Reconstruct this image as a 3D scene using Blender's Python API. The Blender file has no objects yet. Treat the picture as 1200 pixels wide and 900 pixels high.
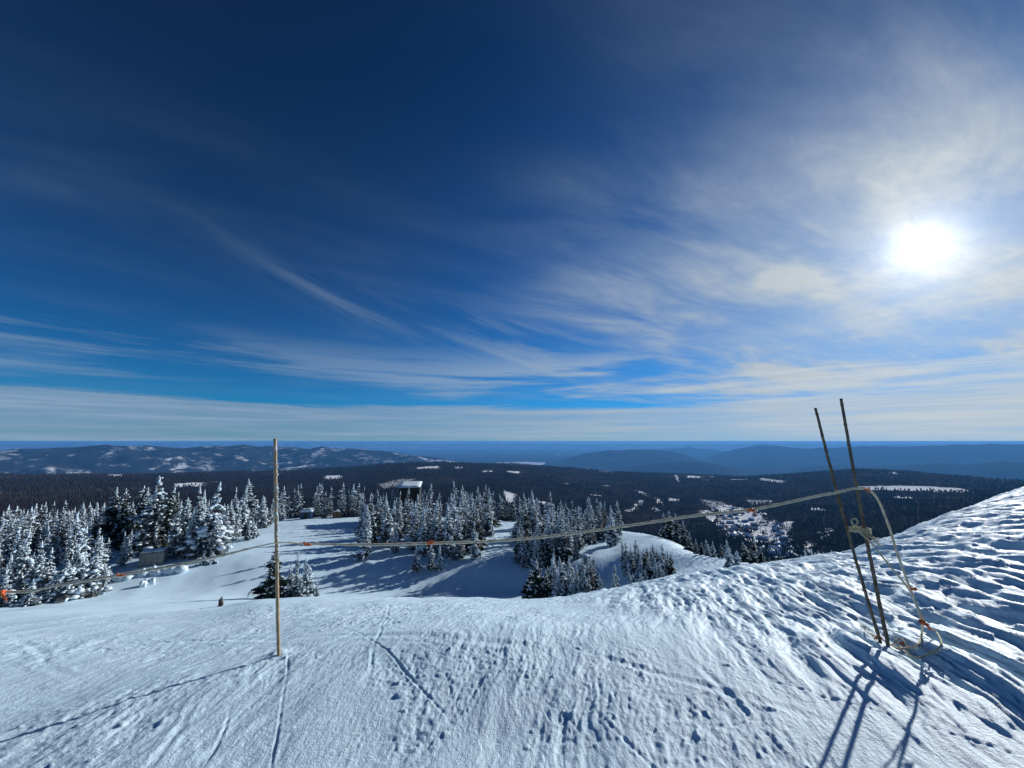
import bpy, math, random
import numpy as np
from math import radians, sin, cos, tan, atan2, hypot, pi

random.seed(7)
RNG = np.random.default_rng(7)
scene = bpy.context.scene
COL = scene.collection

# ------------------------------------------------------------------ camera
F_PX = 452.0            # focal length in photo pixels (1200 wide): ultra-wide phone lens
PITCH = radians(8.43)
EYE = 1.7
cam = bpy.data.cameras.new('camera')
cam.sensor_width = 36.0
cam.lens = F_PX / 1200 * 36.0
cam.clip_start = 0.05
cam.clip_end = 400000
camo = bpy.data.objects.new('camera', cam)
COL.objects.link(camo)
camo.location = (0, 0, EYE)
camo.rotation_euler = (radians(90) + PITCH, 0, 0)
scene.camera = camo

# ------------------------------------------------------------------ view
scene.view_settings.view_transform = 'Standard'
scene.view_settings.look = 'None'
scene.view_settings.exposure = 0.05
scene.view_settings.gamma = 1.0
scene.cycles.use_denoising = True
scene.cycles.max_bounces = 5
scene.cycles.diffuse_bounces = 3
scene.cycles.volume_bounces = 0

# ------------------------------------------------------------------ sun
SUN_AZ, SUN_EL = radians(48.7), radians(19.3)
SUN_DIR = (sin(SUN_AZ) * cos(SUN_EL), cos(SUN_AZ) * cos(SUN_EL), sin(SUN_EL))
sun = bpy.data.lights.new('sun', 'SUN')
sun.energy = 4.8
sun.angle = radians(0.6)
sun.color = (1.0, 0.985, 0.955)
suno = bpy.data.objects.new('sun', sun)
COL.objects.link(suno)
suno.rotation_euler = (radians(90) - SUN_EL, 0, pi - SUN_AZ)
suno.location = (30, 30, 20)


# ------------------------------------------------------------------ node maths helper
class S:
    """a scalar socket with arithmetic"""
    def __init__(self, nt, out):
        self.nt, self.out = nt, out

    def _op(self, op, *args, clamp=False):
        n = self.nt.nodes.new('ShaderNodeMath')
        n.operation = op
        n.use_clamp = clamp
        for i, a in enumerate((self,) + args):
            if isinstance(a, S):
                self.nt.links.new(a.out, n.inputs[i])
            else:
                n.inputs[i].default_value = a
        return S(self.nt, n.outputs[0])

    def __add__(self, o): return self._op('ADD', o)
    __radd__ = __add__
    def __mul__(self, o): return self._op('MULTIPLY', o)
    __rmul__ = __mul__
    def __sub__(self, o): return self._op('SUBTRACT', o)
    def __rsub__(self, o): return (self * -1.0) + o
    def __truediv__(self, o): return self._op('DIVIDE', o)
    def pow(self, o): return self._op('POWER', o)
    def max(self, o): return self._op('MAXIMUM', o)
    def min(self, o): return self._op('MINIMUM', o)
    def clamp(self): return self._op('ADD', 0.0, clamp=True)
    def f(self, op, *a): return self._op(op, *a)

    def smooth(self, a, b, lo=0.0, hi=1.0):
        n = self.nt.nodes.new('ShaderNodeMapRange')
        n.interpolation_type = 'SMOOTHSTEP'
        self.nt.links.new(self.out, n.inputs[0])
        for i, v in enumerate((a, b, lo, hi)):
            if isinstance(v, S):
                self.nt.links.new(v.out, n.inputs[i + 1])
            else:
                n.inputs[i + 1].default_value = v
        return S(self.nt, n.outputs[0])


def combine(nt, x, y, z=0.0):
    n = nt.nodes.new('ShaderNodeCombineXYZ')
    for i, v in enumerate((x, y, z)):
        if isinstance(v, S):
            nt.links.new(v.out, n.inputs[i])
        else:
            n.inputs[i].default_value = v
    return n.outputs[0]


def noise(nt, vec, scale=1.0, detail=4.0, rough=0.55, distort=0.0):
    n = nt.nodes.new('ShaderNodeTexNoise')
    n.inputs['Scale'].default_value = scale
    n.inputs['Detail'].default_value = detail
    n.inputs['Roughness'].default_value = rough
    n.inputs['Distortion'].default_value = distort
    if vec is not None:
        nt.links.new(vec, n.inputs['Vector'])
    return S(nt, n.outputs['Fac'])


def mixcol(nt, fac, a, b):
    n = nt.nodes.new('ShaderNodeMix')
    n.data_type = 'RGBA'
    n.clamp_factor = True
    if isinstance(fac, S):
        nt.links.new(fac.out, n.inputs[0])
    else:
        n.inputs[0].default_value = fac
    for sock, v in ((n.inputs[6], a), (n.inputs[7], b)):
        if isinstance(v, (tuple, list)):
            sock.default_value = (*v[:3], 1)
        else:
            nt.links.new(v, sock)
    return n.outputs[2]


# ------------------------------------------------------------------ sky
SKY_STRENGTH = 0.10
SKY_CURVE = ((0.09, 1.15, 1.4), (0.46, 1.8, 5.0), (0.48, 1.95, 13.0))      # multiply, gamma, ceiling of red, green, blue
CL = (0.30, 0.14, 0.12)             # brightness of the clouds: away from, towards and close to the sun
AU = (0.05, 0.15, 0.30, 0.65)         # glow of the thin cloud round the sun
world = bpy.data.worlds.new('World')
scene.world = world
world.use_nodes = True
wt = world.node_tree
wt.nodes.clear()
w_out = wt.nodes.new('ShaderNodeOutputWorld')
w_bg = wt.nodes.new('ShaderNodeBackground')
w_bg.inputs['Strength'].default_value = SKY_STRENGTH
wt.links.new(w_bg.outputs[0], w_out.inputs[0])
sky = wt.nodes.new('ShaderNodeTexSky')
sky.sky_type = 'NISHITA'
sky.sun_disc = False
sky.sun_elevation = SUN_EL
sky.sun_rotation = SUN_AZ
sky.altitude = 2300
sky.air_density = 1.0
sky.dust_density = 0.6
sky.ozone_density = 2.5
tc = wt.nodes.new('ShaderNodeTexCoord')
sep = wt.nodes.new('ShaderNodeSeparateXYZ')
wt.links.new(tc.outputs['Generated'], sep.inputs[0])
dx, dy, dz = (S(wt, sep.outputs[i]) for i in range(3))
az = dx.f('ARCTAN2', dy) * (180 / pi)
el = dz.f('ARCSINE') * (180 / pi)
dsun = (dx * SUN_DIR[0] + dy * SUN_DIR[1] + dz * SUN_DIR[2]).max(0.0)
# clear sky: the deep saturated blue of dry air at altitude, each channel levelling off towards the horizon
sepc = wt.nodes.new('ShaderNodeSeparateColor')
wt.links.new(sky.outputs[0], sepc.inputs[0])
clear = []
for i, (mul, gm, cap) in enumerate(SKY_CURVE):
    v_ = (S(wt, sepc.outputs[i]) * mul).max(1e-4).pow(gm)
    clear.append(v_ / (1.0 + v_ / cap))
clearcol = combine(wt, *clear)

# cirrus sheet at a great height: plane coordinates along the wind
pz = dz.max(0.0) + 0.05
px_, py_ = dx / pz, dy / pz
wa = radians(62)
pu = px_ * sin(wa) + py_ * cos(wa)
pv = px_ * cos(wa) - py_ * sin(wa)
n_big = noise(wt, combine(wt, pu * 0.42, pv * 0.62, 3.1), 1.0, 4.0, 0.55, 0.5)
n_fib = noise(wt, combine(wt, pu * 0.8, pv * 2.6, 7.7), 1.0, 7.0, 0.60, 0.45)
n_rip = noise(wt, combine(wt, pu * 7.0, pv * 15.0, 1.7), 1.0, 4.0, 0.65, 0.6)
# thin veil, densest on the sun's side of the sky
side = dsun.smooth(0.86, 1.0)
wide = dsun.smooth(0.58, 0.985)
veil = wide * (n_big.smooth(0.38, 0.64) * 0.62 + 0.10) * (0.10 + 1.15 * n_fib.smooth(0.22, 0.78)) * (0.72 + 0.55 * n_rip) * 1.25
veil = veil + side.pow(1.2) * (0.35 + 0.65 * n_fib) * (0.72 + 0.56 * n_rip) * 0.62
veil = veil + 0.02 + n_big.smooth(0.36, 0.70) * n_fib.smooth(0.2, 0.75) * 0.17
veil = veil * el.smooth(1.0, 9.0) * el.smooth(44.0, 20.0, 0.22, 1.0) * (1.0 - 0.5 * az.smooth(46.0, 60.0) * el.smooth(22.0, 32.0))
# feathered streaks in the mid sky
n_f2 = noise(wt, combine(wt, az * 0.045 + el * 0.02, el * 0.34 + az * 0.115, 2.2), 1.0, 6.0, 0.6, 0.5)
feather_w = ((az + 25.0) / 11.0).pow(2.0) * -1.0 - ((el + az * 0.34 - 10.2) / 2.8).pow(2.0)
feather = feather_w.f('EXPONENT') * n_f2.smooth(0.36, 0.72) * 0.30
feather_w2 = ((az - 2.0) / 13.0).pow(2.0) * -1.0 - ((el + az * 0.22 - 14.0) / 4.0).pow(2.0)
feather = feather + feather_w2.f('EXPONENT') * n_f2.smooth(0.44, 0.72) * 0.5
# streaky altostratus above the horizon
n_s = noise(wt, combine(wt, az * 0.022, el * 0.30 + az * 0.006, 5.9), 1.0, 6.0, 0.56, 0.4)
n_s2 = noise(wt, combine(wt, az * 0.05, el * 1.25, 9.4), 1.0, 6.0, 0.62, 0.3)
n_s3 = noise(wt, combine(wt, az * 0.06, el * 0.95 - az * 0.02, 4.4), 1.0, 7.0, 0.62, 0.5)
streak = (n_s * 0.74 + n_s3 * 0.26).smooth(0.47, 0.60) * el.smooth(3.2, 6.0) * el.smooth(15.0, 9.0) * (0.55 + 0.55 * az.smooth(-35.0, 25.0))
# low bank of stratus reaching the horizon
top = 5.2 + (n_s - 0.5) * 5.5 + (n_s3 - 0.5) * 2.2
bank = (el - top).smooth(0.4, -0.7) * el.smooth(-0.5, 0.9, 0.85, 1.0) * (0.26 + 1.1 * n_s2) * az.smooth(20.0, 50.0, 1.0, 1.12)
cover = 1.0 - (1.0 - veil.clamp()) * (1.0 - feather.clamp()) * (1.0 - (streak * 0.8).clamp()) * (1.0 - (bank * 0.95).clamp())
# light scattered forward by the ice in the veil
k = 1.0 / SKY_STRENGTH
lum = CL[0] + CL[1] * dsun.pow(2.0) + CL[2] * dsun.pow(8.0) + 0.16 * bank.clamp() * (n_s2 - 0.30).max(0.0) + 0.06 * streak.clamp()
aur = AU[0] * dsun.pow(26.0) + AU[1] * dsun.pow(150.0) + AU[2] * dsun.pow(420.0) + AU[3] * dsun.pow(1600.0)
aur = aur * (0.72 + 0.5 * n_rip * n_fib * 1.6)
warm = dsun.pow(2.4)
ccol = mixcol(wt, warm, (0.67, 0.98, 1.38), (0.89, 1.0, 1.08))
cmul = wt.nodes.new('ShaderNodeMix')
cmul.data_type = 'RGBA'
cmul.blend_type = 'MULTIPLY'
cmul.inputs[0].default_value = 1.0
wt.links.new(ccol, cmul.inputs[6])
wt.links.new(combine(wt, lum * k, lum * k, lum * k), cmul.inputs[7])
skycol = mixcol(wt, cover, clearcol, cmul.outputs[2])
addn = wt.nodes.new('ShaderNodeMix')
addn.data_type = 'RGBA'
addn.blend_type = 'ADD'
addn.inputs[0].default_value = 1.0
wt.links.new(skycol, addn.inputs[6])
wt.links.new(combine(wt, aur * k, aur * k * 0.99, aur * k * 0.97), addn.inputs[7])
wt.links.new(addn.outputs[2], w_bg.inputs['Color'])
world.cycles.sampling_method = 'MANUAL'
world.cycles.sample_map_resolution = 1024


# ------------------------------------------------------------------ numpy noise
_perm = np.random.default_rng(11).permutation(512).astype(np.int64)
_ang = np.random.default_rng(12).random(512) * 2 * pi
_gx, _gy = np.cos(_ang), np.sin(_ang)


def perlin(x, y, seed=0):
    x = np.asarray(x, float) + seed * 17.31
    y = np.asarray(y, float) - seed * 9.77
    xi, yi = np.floor(x).astype(np.int64), np.floor(y).astype(np.int64)
    xf, yf = x - xi, y - yi
    u = xf * xf * xf * (xf * (xf * 6 - 15) + 10)
    v = yf * yf * yf * (yf * (yf * 6 - 15) + 10)

    def g(ix, iy, fx, fy):
        h = _perm[(_perm[ix & 511] + iy) & 511]
        return _gx[h] * fx + _gy[h] * fy
    a = g(xi, yi, xf, yf)
    b = g(xi + 1, yi, xf - 1, yf)
    c = g(xi, yi + 1, xf, yf - 1)
    d = g(xi + 1, yi + 1, xf - 1, yf - 1)
    return ((a + (b - a) * u) * (1 - v) + (c + (d - c) * u) * v) * 1.5


def fbm(x, y, octv=4, seed=0, gain=0.5):
    s, a, t = 0.0, 1.0, 0.0
    for i in range(octv):
        s = s + a * perlin(x * 2 ** i, y * 2 ** i, seed + i * 3)
        t += a
        a *= gain
    return s / t


def sstep(a, b, x):
    t = np.clip((x - a) / (b - a), 0, 1)
    return t * t * (3 - 2 * t)


# ------------------------------------------------------------------ from photo pixels to directions
CP, SP = cos(PITCH), sin(PITCH)


def pix_dir(x, y):
    """(right, forward, up) of a photo pixel"""
    a, b = (x - 600) / F_PX, (450 - y) / F_PX
    return a, CP - b * SP, b * CP + SP


def pix_az_slope(x, y):
    a, fw, up = pix_dir(x, y)
    return math.degrees(atan2(a, fw)), -up / hypot(a, fw)      # azimuth, depression slope


def at_depth(x, y, depth):
    """point on the pixel's ray at forward distance depth"""
    a, fw, up = pix_dir(x, y)
    return (a / fw * depth, depth, EYE + up / fw * depth)


# ------------------------------------------------------------------ terrain: lines of known depression and distance
AZ = np.arange(-180, 180.01, 0.25)


def line_px(pts):
    q = [(*pix_az_slope(x, y), r) for x, y, r in pts]
    a = [t[0] for t in q]
    return np.interp(AZ, a, [math.log(t[1]) for t in q]), np.interp(AZ, a, [math.log(t[2]) for t in q])


def line_z(pts):
    a = [t[0] for t in pts]
    z = np.interp(AZ, a, [t[1] for t in pts])
    r = np.interp(AZ, a, [t[2] for t in pts])
    return np.log(-z / r), np.log(r)


LINES = [
    line_z([(0, -1.70, 0.3)]),
    line_z([(0, -1.70, 1.0)]),
    line_z([(-60, -1.70, 2.4), (10, -1.70, 2.4), (35, -1.68, 2.4), (60, -1.60, 2.4)]),
    line_z([(-60, -1.72, 4.0), (10, -1.74, 4.0), (30, -1.68, 4.0), (42, -1.60, 4.4), (60, -1.40, 4.4)]),
    # crest of the summit plateau
    line_px([(-60, 742, 9), (0, 734, 9), (100, 724, 9), (200, 717, 9), (260, 711, 8.8), (300, 704, 8.6), (400, 699, 8), (500, 701, 7.6), (600, 704, 7.5),
             (660, 699, 7.8), (720, 689, 8.3), (780, 677, 9), (850, 666, 10), (900, 660, 10.6), (950, 653, 11), (1000, 647, 11.5), (1050, 628, 12.6),
             (1100, 609, 13.6), (1150, 590, 14.6), (1200, 574, 15.2), (1300, 556, 15.5)]),
    # dip behind it
    line_px([(-60, 744, 20), (0, 737, 20), (100, 727, 20), (200, 719, 20), (300, 722, 20), (400, 742, 20), (500, 746, 20), (600, 749, 20),
             (660, 742, 20), (720, 728, 20), (780, 700, 18), (850, 674, 15), (900, 668, 14.5), (950, 690, 16), (1000, 715, 18), (1050, 700, 20),
             (1100, 680, 21), (1200, 650, 22), (1300, 640, 22)]),
    # floor of the bowl, nearly level
    line_px([(-60, 724, 56), (0, 718, 56), (100, 709, 56), (200, 704, 55), (300, 698, 53), (400, 696, 52), (500, 697, 51), (600, 699, 50),
             (660, 695, 49), (720, 686, 46), (780, 668, 37), (850, 661, 26), (900, 661, 19), (950, 720, 24), (1000, 760, 27), (1050, 760, 30),
             (1100, 760, 32), (1300, 760, 33)]),
    line_px([(-60, 690, 68), (0, 686, 68), (100, 679, 67), (200, 666, 65), (300, 657, 63), (400, 657, 62), (500, 657, 61), (600, 661, 57),
             (660, 657, 57), (720, 651, 56), (780, 646, 47), (850, 653, 32), (900, 668, 26), (950, 760, 36), (1000, 790, 42), (1300, 790, 48)]),
    line_px([(-60, 660, 86), (0, 655, 86), (100, 646, 85), (200, 636, 84), (300, 630, 80), (400, 629, 77), (500, 629, 76), (600, 633, 74),
             (660, 634, 72), (720, 634, 70), (780, 636, 56), (850, 664, 44), (900, 700, 40), (950, 790, 55), (1000, 800, 60), (1300, 800, 62)]),
    # brow where the snow drops into the valley
    line_px([(-60, 625, 140), (0, 620, 140), (100, 614, 138), (200, 610, 134), (300, 606, 125), (400, 605, 118), (500, 605, 114), (600, 612, 104),
             (660, 615, 98), (720, 619, 90), (760, 626, 78), (800, 640, 66), (850, 700, 66), (900, 760, 66), (950, 800, 80), (1300, 800, 80)]),
    line_px([(-60, 690, 330), (300, 680, 330), (600, 690, 300), (760, 720, 260), (900, 780, 220), (1300, 780, 220)]),
    line_px([(-60, 640, 800), (300, 640, 800), (500, 640, 800), (650, 660, 760), (800, 690, 720), (900, 710, 700), (1300, 710, 700)]),
    line_px([(-60, 605, 1600), (300, 600, 1600), (500, 598, 1600), (650, 618, 1500), (800, 640, 1500), (900, 652, 1450), (1000, 652, 1450), (1300, 650, 1450)]),
    line_px([(-60, 583, 2600), (300, 578, 2600), (500, 572, 2600), (600, 580, 2500), (700, 592, 2450), (800, 600, 2450), (900, 604, 2400), (1000, 602, 2400), (1300, 604, 2400)]),
    line_px([(-60, 564, 4200), (0, 563, 4200), (300, 559, 4200), (420, 553, 4200), (500, 548, 4200), (600, 552, 4200), (700, 566, 4000), (800, 576, 3800), (900, 578, 3800), (1000, 574, 3900), (1100, 574, 3900), (1300, 580, 3900)]),
    # skyline of the dark wooded plateau
    line_px([(-60, 556, 6000), (0, 556, 6000), (100, 556, 6000), (200, 557, 6000), (330, 553, 6000), (420, 547, 5800), (480, 542.5, 5600), (540, 543, 5600), (600, 545, 5600), (660, 548.5, 5700),
             (720, 553, 6000), (800, 556, 6200), (870, 558, 6300), (940, 554, 6400), (1000, 550, 6400), (1050, 551, 6400), (1100, 556, 6400), (1200, 565, 6300), (1300, 571, 6300)]),
    line_z([(0, -980, 9500)]),
    line_z([(0, -1080, 14000)]),
    line_z([(0, -1080, 95000)]),
]
_s = np.array([l[0] for l in LINES]).T
_r = np.array([l[1] for l in LINES]).T
# away from the view the ground goes on as a gently falling summit
gen = np.array([[math.log((1.7 + 0.05 * max(0, math.exp(r) - 4) + (0.25 * max(0, math.exp(r) - 80) if r < math.log(1300) else 300)) / math.exp(r)) for r in row] for row in _r])
wgen = sstep(66, 100, np.abs(AZ))[:, None]
_near = (_r < math.log(5000))
_s = np.where(_near, _s * (1 - wgen) + gen * wgen, _s)

LR = np.arange(math.log(0.3), math.log(95000) + 0.004, 0.006)


def pchip(x, y, q):
    h = np.diff(x)
    d = np.diff(y) / h
    m = np.zeros_like(y)
    for i in range(1, len(x) - 1):
        if d[i - 1] * d[i] > 0:
            w1, w2 = 2 * h[i] + h[i - 1], h[i] + 2 * h[i - 1]
            m[i] = (w1 + w2) / (w1 / d[i - 1] + w2 / d[i])
    m[0], m[-1] = d[0], d[-1]
    k = np.clip(np.searchsorted(x, q) - 1, 0, len(x) - 2)
    t = (q - x[k]) / h[k]
    return ((1 + 2 * t) * (1 - t) ** 2 * y[k] + t * (1 - t) ** 2 * h[k] * m[k] + t * t * (3 - 2 * t) * y[k + 1] + t * t * (t - 1) * h[k] * m[k + 1])


TAB = np.array([pchip(_r[i], _s[i], LR) for i in range(len(AZ))])
ker = np.exp(-0.5 * (np.arange(-8, 9) / 2.6) ** 2)
ker /= ker.sum()
pad = np.concatenate([TAB[-9:-1], TAB, TAB[1:9]])
TAB = sum(ker[i] * pad[i:i + len(AZ)] for i in range(17))


def slope_at(azd, r):
    fa = np.clip((azd + 180) / 0.25, 0, len(AZ) - 1.001)
    fr = np.clip((np.log(np.maximum(r, 0.3)) - LR[0]) / 0.006, 0, len(LR) - 1.001)
    ia, ir = fa.astype(int), fr.astype(int)
    ta, tr = fa - ia, fr - ir
    return np.exp((TAB[ia, ir] * (1 - tr) + TAB[ia, ir + 1] * tr) * (1 - ta) + (TAB[ia + 1, ir] * (1 - tr) + TAB[ia + 1, ir + 1] * tr) * ta)


WIND = radians(17)
TRACKS = [((-2.1, 2.9), (-1.75, 1.9), .022, .016), ((-1.55, 3.2), (-2.6, 1.9), .02, .014), ((-0.55, 3.1), (-0.62, 1.7), .03, .02), ((-1.0, 3.6), (-1.9, 1.8), .03, .016),
          ((0.9, 4.6), (0.25, 1.8), .035, .02), ((1.35, 3.6), (1.5, 1.9), .03, .02), ((0.35, 5.2), (-0.2, 2.0), .05, .02), ((2.3, 2.9), (1.1, 2.2), .04, .02), ((0.55, 3.4), (1.9, 2.5), .035, .018),
          ((-5.5, 4.6), (-2.8, 2.9), .04, .015), ((-0.4, 6.0), (1.4, 6.4), .05, .02), ((-3.4, 4.2), (0.4, 3.35), .05, .018), ((-3.0, 5.0), (0.9, 4.15), .05, .016)]


_tr = random.Random(99)
for _ in range(16):
    _x, _y, _t, _l = _tr.uniform(-4.5, 2.2), _tr.uniform(2.0, 5.5), _tr.gauss(.25, .55), _tr.uniform(.8, 2.6)
    _w = _tr.uniform(.008, .016)
    TRACKS.append(((_x, _y), (_x + _l * sin(_t), _y - _l * cos(_t)), _w, _tr.uniform(.012, .022)))
    if _tr.random() < .5:
        _o = _tr.uniform(.10, .18)
        TRACKS.append(((_x + _o, _y + .05), (_x + _o + _l * sin(_t + .03), _y - _l * cos(_t)), _w, _tr.uniform(.010, .018)))
_fa, _fs = pix_az_slope(326.5, 769)
FOOT = (1.72 / _fs * sin(radians(_fa)), 1.72 / _fs * cos(radians(_fa)))


def terrace(n, k, edge):
    """plates with crisp little cliffs"""
    q = n * k
    f0 = np.floor(q)
    return (f0 + sstep(0, edge, q - f0)) / k


def relief(x, y):
    """wind-packed, ski-scraped snow on the summit; smooth groomed snow farther down"""
    r = np.hypot(x, y)
    a = np.degrees(np.arctan2(x, y))
    near = 1 - sstep(13, 24, r)
    wx = x + 0.10 * perlin(x * .9, y * .9, 3) + 0.022 * perlin(x * 3.7, y * 3.7, 4)
    wy = y + 0.10 * perlin(x * .9, y * .9, 6) + 0.022 * perlin(x * 3.7, y * 3.7, 7)
    u = wx * sin(WIND) + wy * cos(WIND)
    v = wx * cos(WIND) - wy * sin(WIND)
    side = 1 - sstep(90, 130, a)
    bank = sstep(25, 43, a + 7 * perlin(x * .5, y * .5, 41)) * sstep(2.9, 4.4, r) * side
    mid = sstep(4, 22, a + 14 * perlin(x * .5, y * .5, 40)) * sstep(3.4, 5.0, r) * (1 - bank) * side
    # sastrugi: wind-cut plates drawn out along the wind
    p = perlin(u * 0.65, v * 4.3, 2) + 0.45 * perlin(u * 1.8, v * 10, 5)
    q = perlin(u * 1.0, v * 5.8, 8) + 0.5 * perlin(u * 2.4, v * 13.0, 14)
    rid = np.maximum(1 - np.abs(p) * 2.4, 0)
    z = bank * (0.062 * (1 - .35 * sstep(6, 12, r)) * terrace(p, 2.8, 0.12) + 0.030 * terrace(q, 2.6, 0.16) + 0.006 * rid + 0.012 * p + 0.0045 * perlin(u * 2.2, v * 38, 42))
    z += mid * (0.034 * terrace(q, 2.6, 0.2) + 0.022 * terrace(p, 2.6, 0.2))
    # fine wind scratches everywhere
    g1 = perlin(u * 3.2, v * 13, 9)
    g2 = perlin(u * 7, v * 30, 10)
    scr = sstep(-.35, .3, perlin(x * .8, y * .8, 27))
    z += near * (0.0062 + 0.007 * bank + 0.006 * mid) * g1 * (.4 + .6 * scr) + near * 0.0038 * g2 * (.3 + .7 * scr)
    # broad scuffs left by skis and wind
    z += near * (1 - bank) * 0.011 * terrace(perlin(u * 1.1, v * 3.2, 46) + .5 * perlin(wx * 2.6, wy * 3.4, 47), 2.4, 0.4)
    # soft undulation
    z += near * (0.035 * perlin(x * .5, y * .5, 12) + 0.014 * perlin(x * 1.4, y * 1.4, 13))
    # thin broken crust
    patch = sstep(-0.18, 0.30, perlin(x * 0.8, y * 1.0, 15) + 0.5 * perlin(x * 2.1, y * 2.1, 16)) * (1 - 0.7 * bank)
    c = perlin(u * 4.0, v * 13.0, 17) + 0.6 * perlin(u * 9, v * 30, 18)
    z += near * patch * (0.0068 * terrace(c, 2.2, 0.25) + 0.0038 * perlin(u * 20, v * 32, 19))
    # a few kicked-up lumps and hollows
    lum_ = perlin(x * 5.5, y * 5.5, 21) + .4 * perlin(x * 14, y * 14, 24)
    hol = perlin(x * 3.6, y * 4.4, 22) + .4 * perlin(x * 9, y * 9, 29)
    z += near * (0.014 * sstep(0.88, 1.0, lum_) - 0.010 * sstep(0.90, 1.0, hol)) * (0.25 + 0.75 * patch) * (1 - .6 * bank)
    z += near * 0.0034 * perlin(u * 30, v * 46, 23) * (0.45 + 0.55 * patch)
    # ski and boot tracks
    for (ax, ay), (bx, by), w, dpt in TRACKS:
        lx, ly = bx - ax, by - ay
        L = hypot(lx, ly)
        t = ((x - ax) * lx + (y - ay) * ly) / L
        wig = 0.05 * perlin(t * 1.3 + ax, t * 0 + ay, 25)
        d = ((x - ax) * ly - (y - ay) * lx) / L + wig
        on = sstep(-.1, .25, t) * (1 - sstep(L - .3, L + .1, t)) * (0.6 + 0.6 * perlin(t * 2.3, t * 0 + ax * 5, 26))
        z += on * 0.38 * (-dpt * np.exp(-(d / (.8 * w)) ** 2) + 0.5 * dpt * np.exp(-((np.abs(d) - 1.6 * w) / (0.6 * w)) ** 2))
    chip = perlin(x * 10, y * 12, 43) + .5 * perlin(x * 23, y * 23, 44)
    z += near * 0.010 * sstep(0.78, 0.88, chip) * (0.3 + 0.7 * patch) * (1 - bank)
    fd = np.hypot(x - FOOT[0], y - FOOT[1])
    z += 0.028 * np.exp(-(fd / .085) ** 2) * (1 + .5 * perlin(x * 18, y * 18, 45))
    # groomed bowl: gentle swells and drifts
    far = sstep(18, 32, r)
    z += far * (0.35 * perlin(x / 21, y / 21, 30) + 0.14 * perlin(x / 6, y / 6, 31) + 0.04 * perlin(x / 1.6, y / 2.4, 32)) * (1 - sstep(110, 150, r))
    return z


def ground(x, y):
    x, y = np.asarray(x, float), np.asarray(y, float)
    r = np.maximum(np.hypot(x, y), 0.3)
    a = np.degrees(np.arctan2(x, y))
    return EYE - slope_at(a, r) * r + relief(x, y)


def valley_noise(x, y):
    r = np.hypot(x, y)
    w = sstep(700, 1800, r) * (1 - sstep(6500, 9000, r))
    return w * (34 * fbm(x / 1700, y / 1700, 4, 50) + 5 * perlin(x / 190, y / 190, 55))


def valley_z(x, y):
    r = np.hypot(x, y)
    a = np.degrees(np.arctan2(x, y))
    return EYE - slope_at(a, r) * r + valley_noise(x, y) - 0.8 * (1 - sstep(255, 300, r))


def pix2ground(x, y, rmin=13.0, rmax=240.0, far=False):
    """where the sight line of a photo pixel meets the ground"""
    a, s = pix_az_slope(x, y)
    rr = np.exp(np.arange(math.log(rmin), math.log(rmax), 0.004))
    sv = slope_at(np.full_like(rr, a), rr)
    ok = np.nonzero(sv >= s)[0]
    if far:
        X_, Y_ = rr * sin(radians(a)), rr * cos(radians(a))
        hit = np.nonzero((EYE - valley_z(X_, Y_)) / rr <= s)[0]
        i = int(hit[0]) if len(hit) else len(rr) - 1
    else:
        br = float(np.exp(np.interp(a, AZ, LINES[9][1])))
        fall = np.nonzero((sv[:-1] >= s) & (sv[1:] < s) & (rr[:-1] < br))[0]
        i = int(fall[-1]) + 1 if len(fall) else int(np.argmin(np.where(rr < br * 1.02, sv, 9)))
    r = rr[i]
    X, Y = r * sin(radians(a)), r * cos(radians(a))
    return X, Y, float(ground(np.array([X]), np.array([Y]))[0]) if not far else float(valley_z(np.array([X]), np.array([Y]))[0])


def near_hit(x, y):
    """a pixel of the foreground snow"""
    a, s = pix_az_slope(x, y)
    rr = np.arange(1.5, 14, 0.01)
    X, Y = rr * sin(radians(a)), rr * cos(radians(a))
    dep = (EYE - ground(X, Y)) / rr
    i = int(np.argmax(dep <= s)) if (dep <= s).any() else int(np.argmin(np.abs(dep - s)))
    return float(X[i]), float(Y[i]), float(ground(X[i:i + 1], Y[i:i + 1])[0])


# ------------------------------------------------------------------ mesh helpers
def mesh_np(name, V, Q, mat=None, smooth=True):
    me = bpy.data.meshes.new(name)
    V = np.asarray(V, np.float32)
    Q = np.asarray(Q, np.int32)
    k = Q.shape[1]
    me.vertices.add(len(V))
    me.vertices.foreach_set('co', V.ravel())
    me.loops.add(Q.size)
    me.loops.foreach_set('vertex_index', Q.ravel())
    me.polygons.add(len(Q))
    me.polygons.foreach_set('loop_start', np.arange(0, Q.size, k, dtype=np.int32))
    me.polygons.foreach_set('loop_total', np.full(len(Q), k, np.int32))
    me.polygons.foreach_set('use_smooth', np.full(len(Q), smooth))
    me.update(calc_edges=True)
    if mat:
        me.materials.append(mat)
    return me


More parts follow.
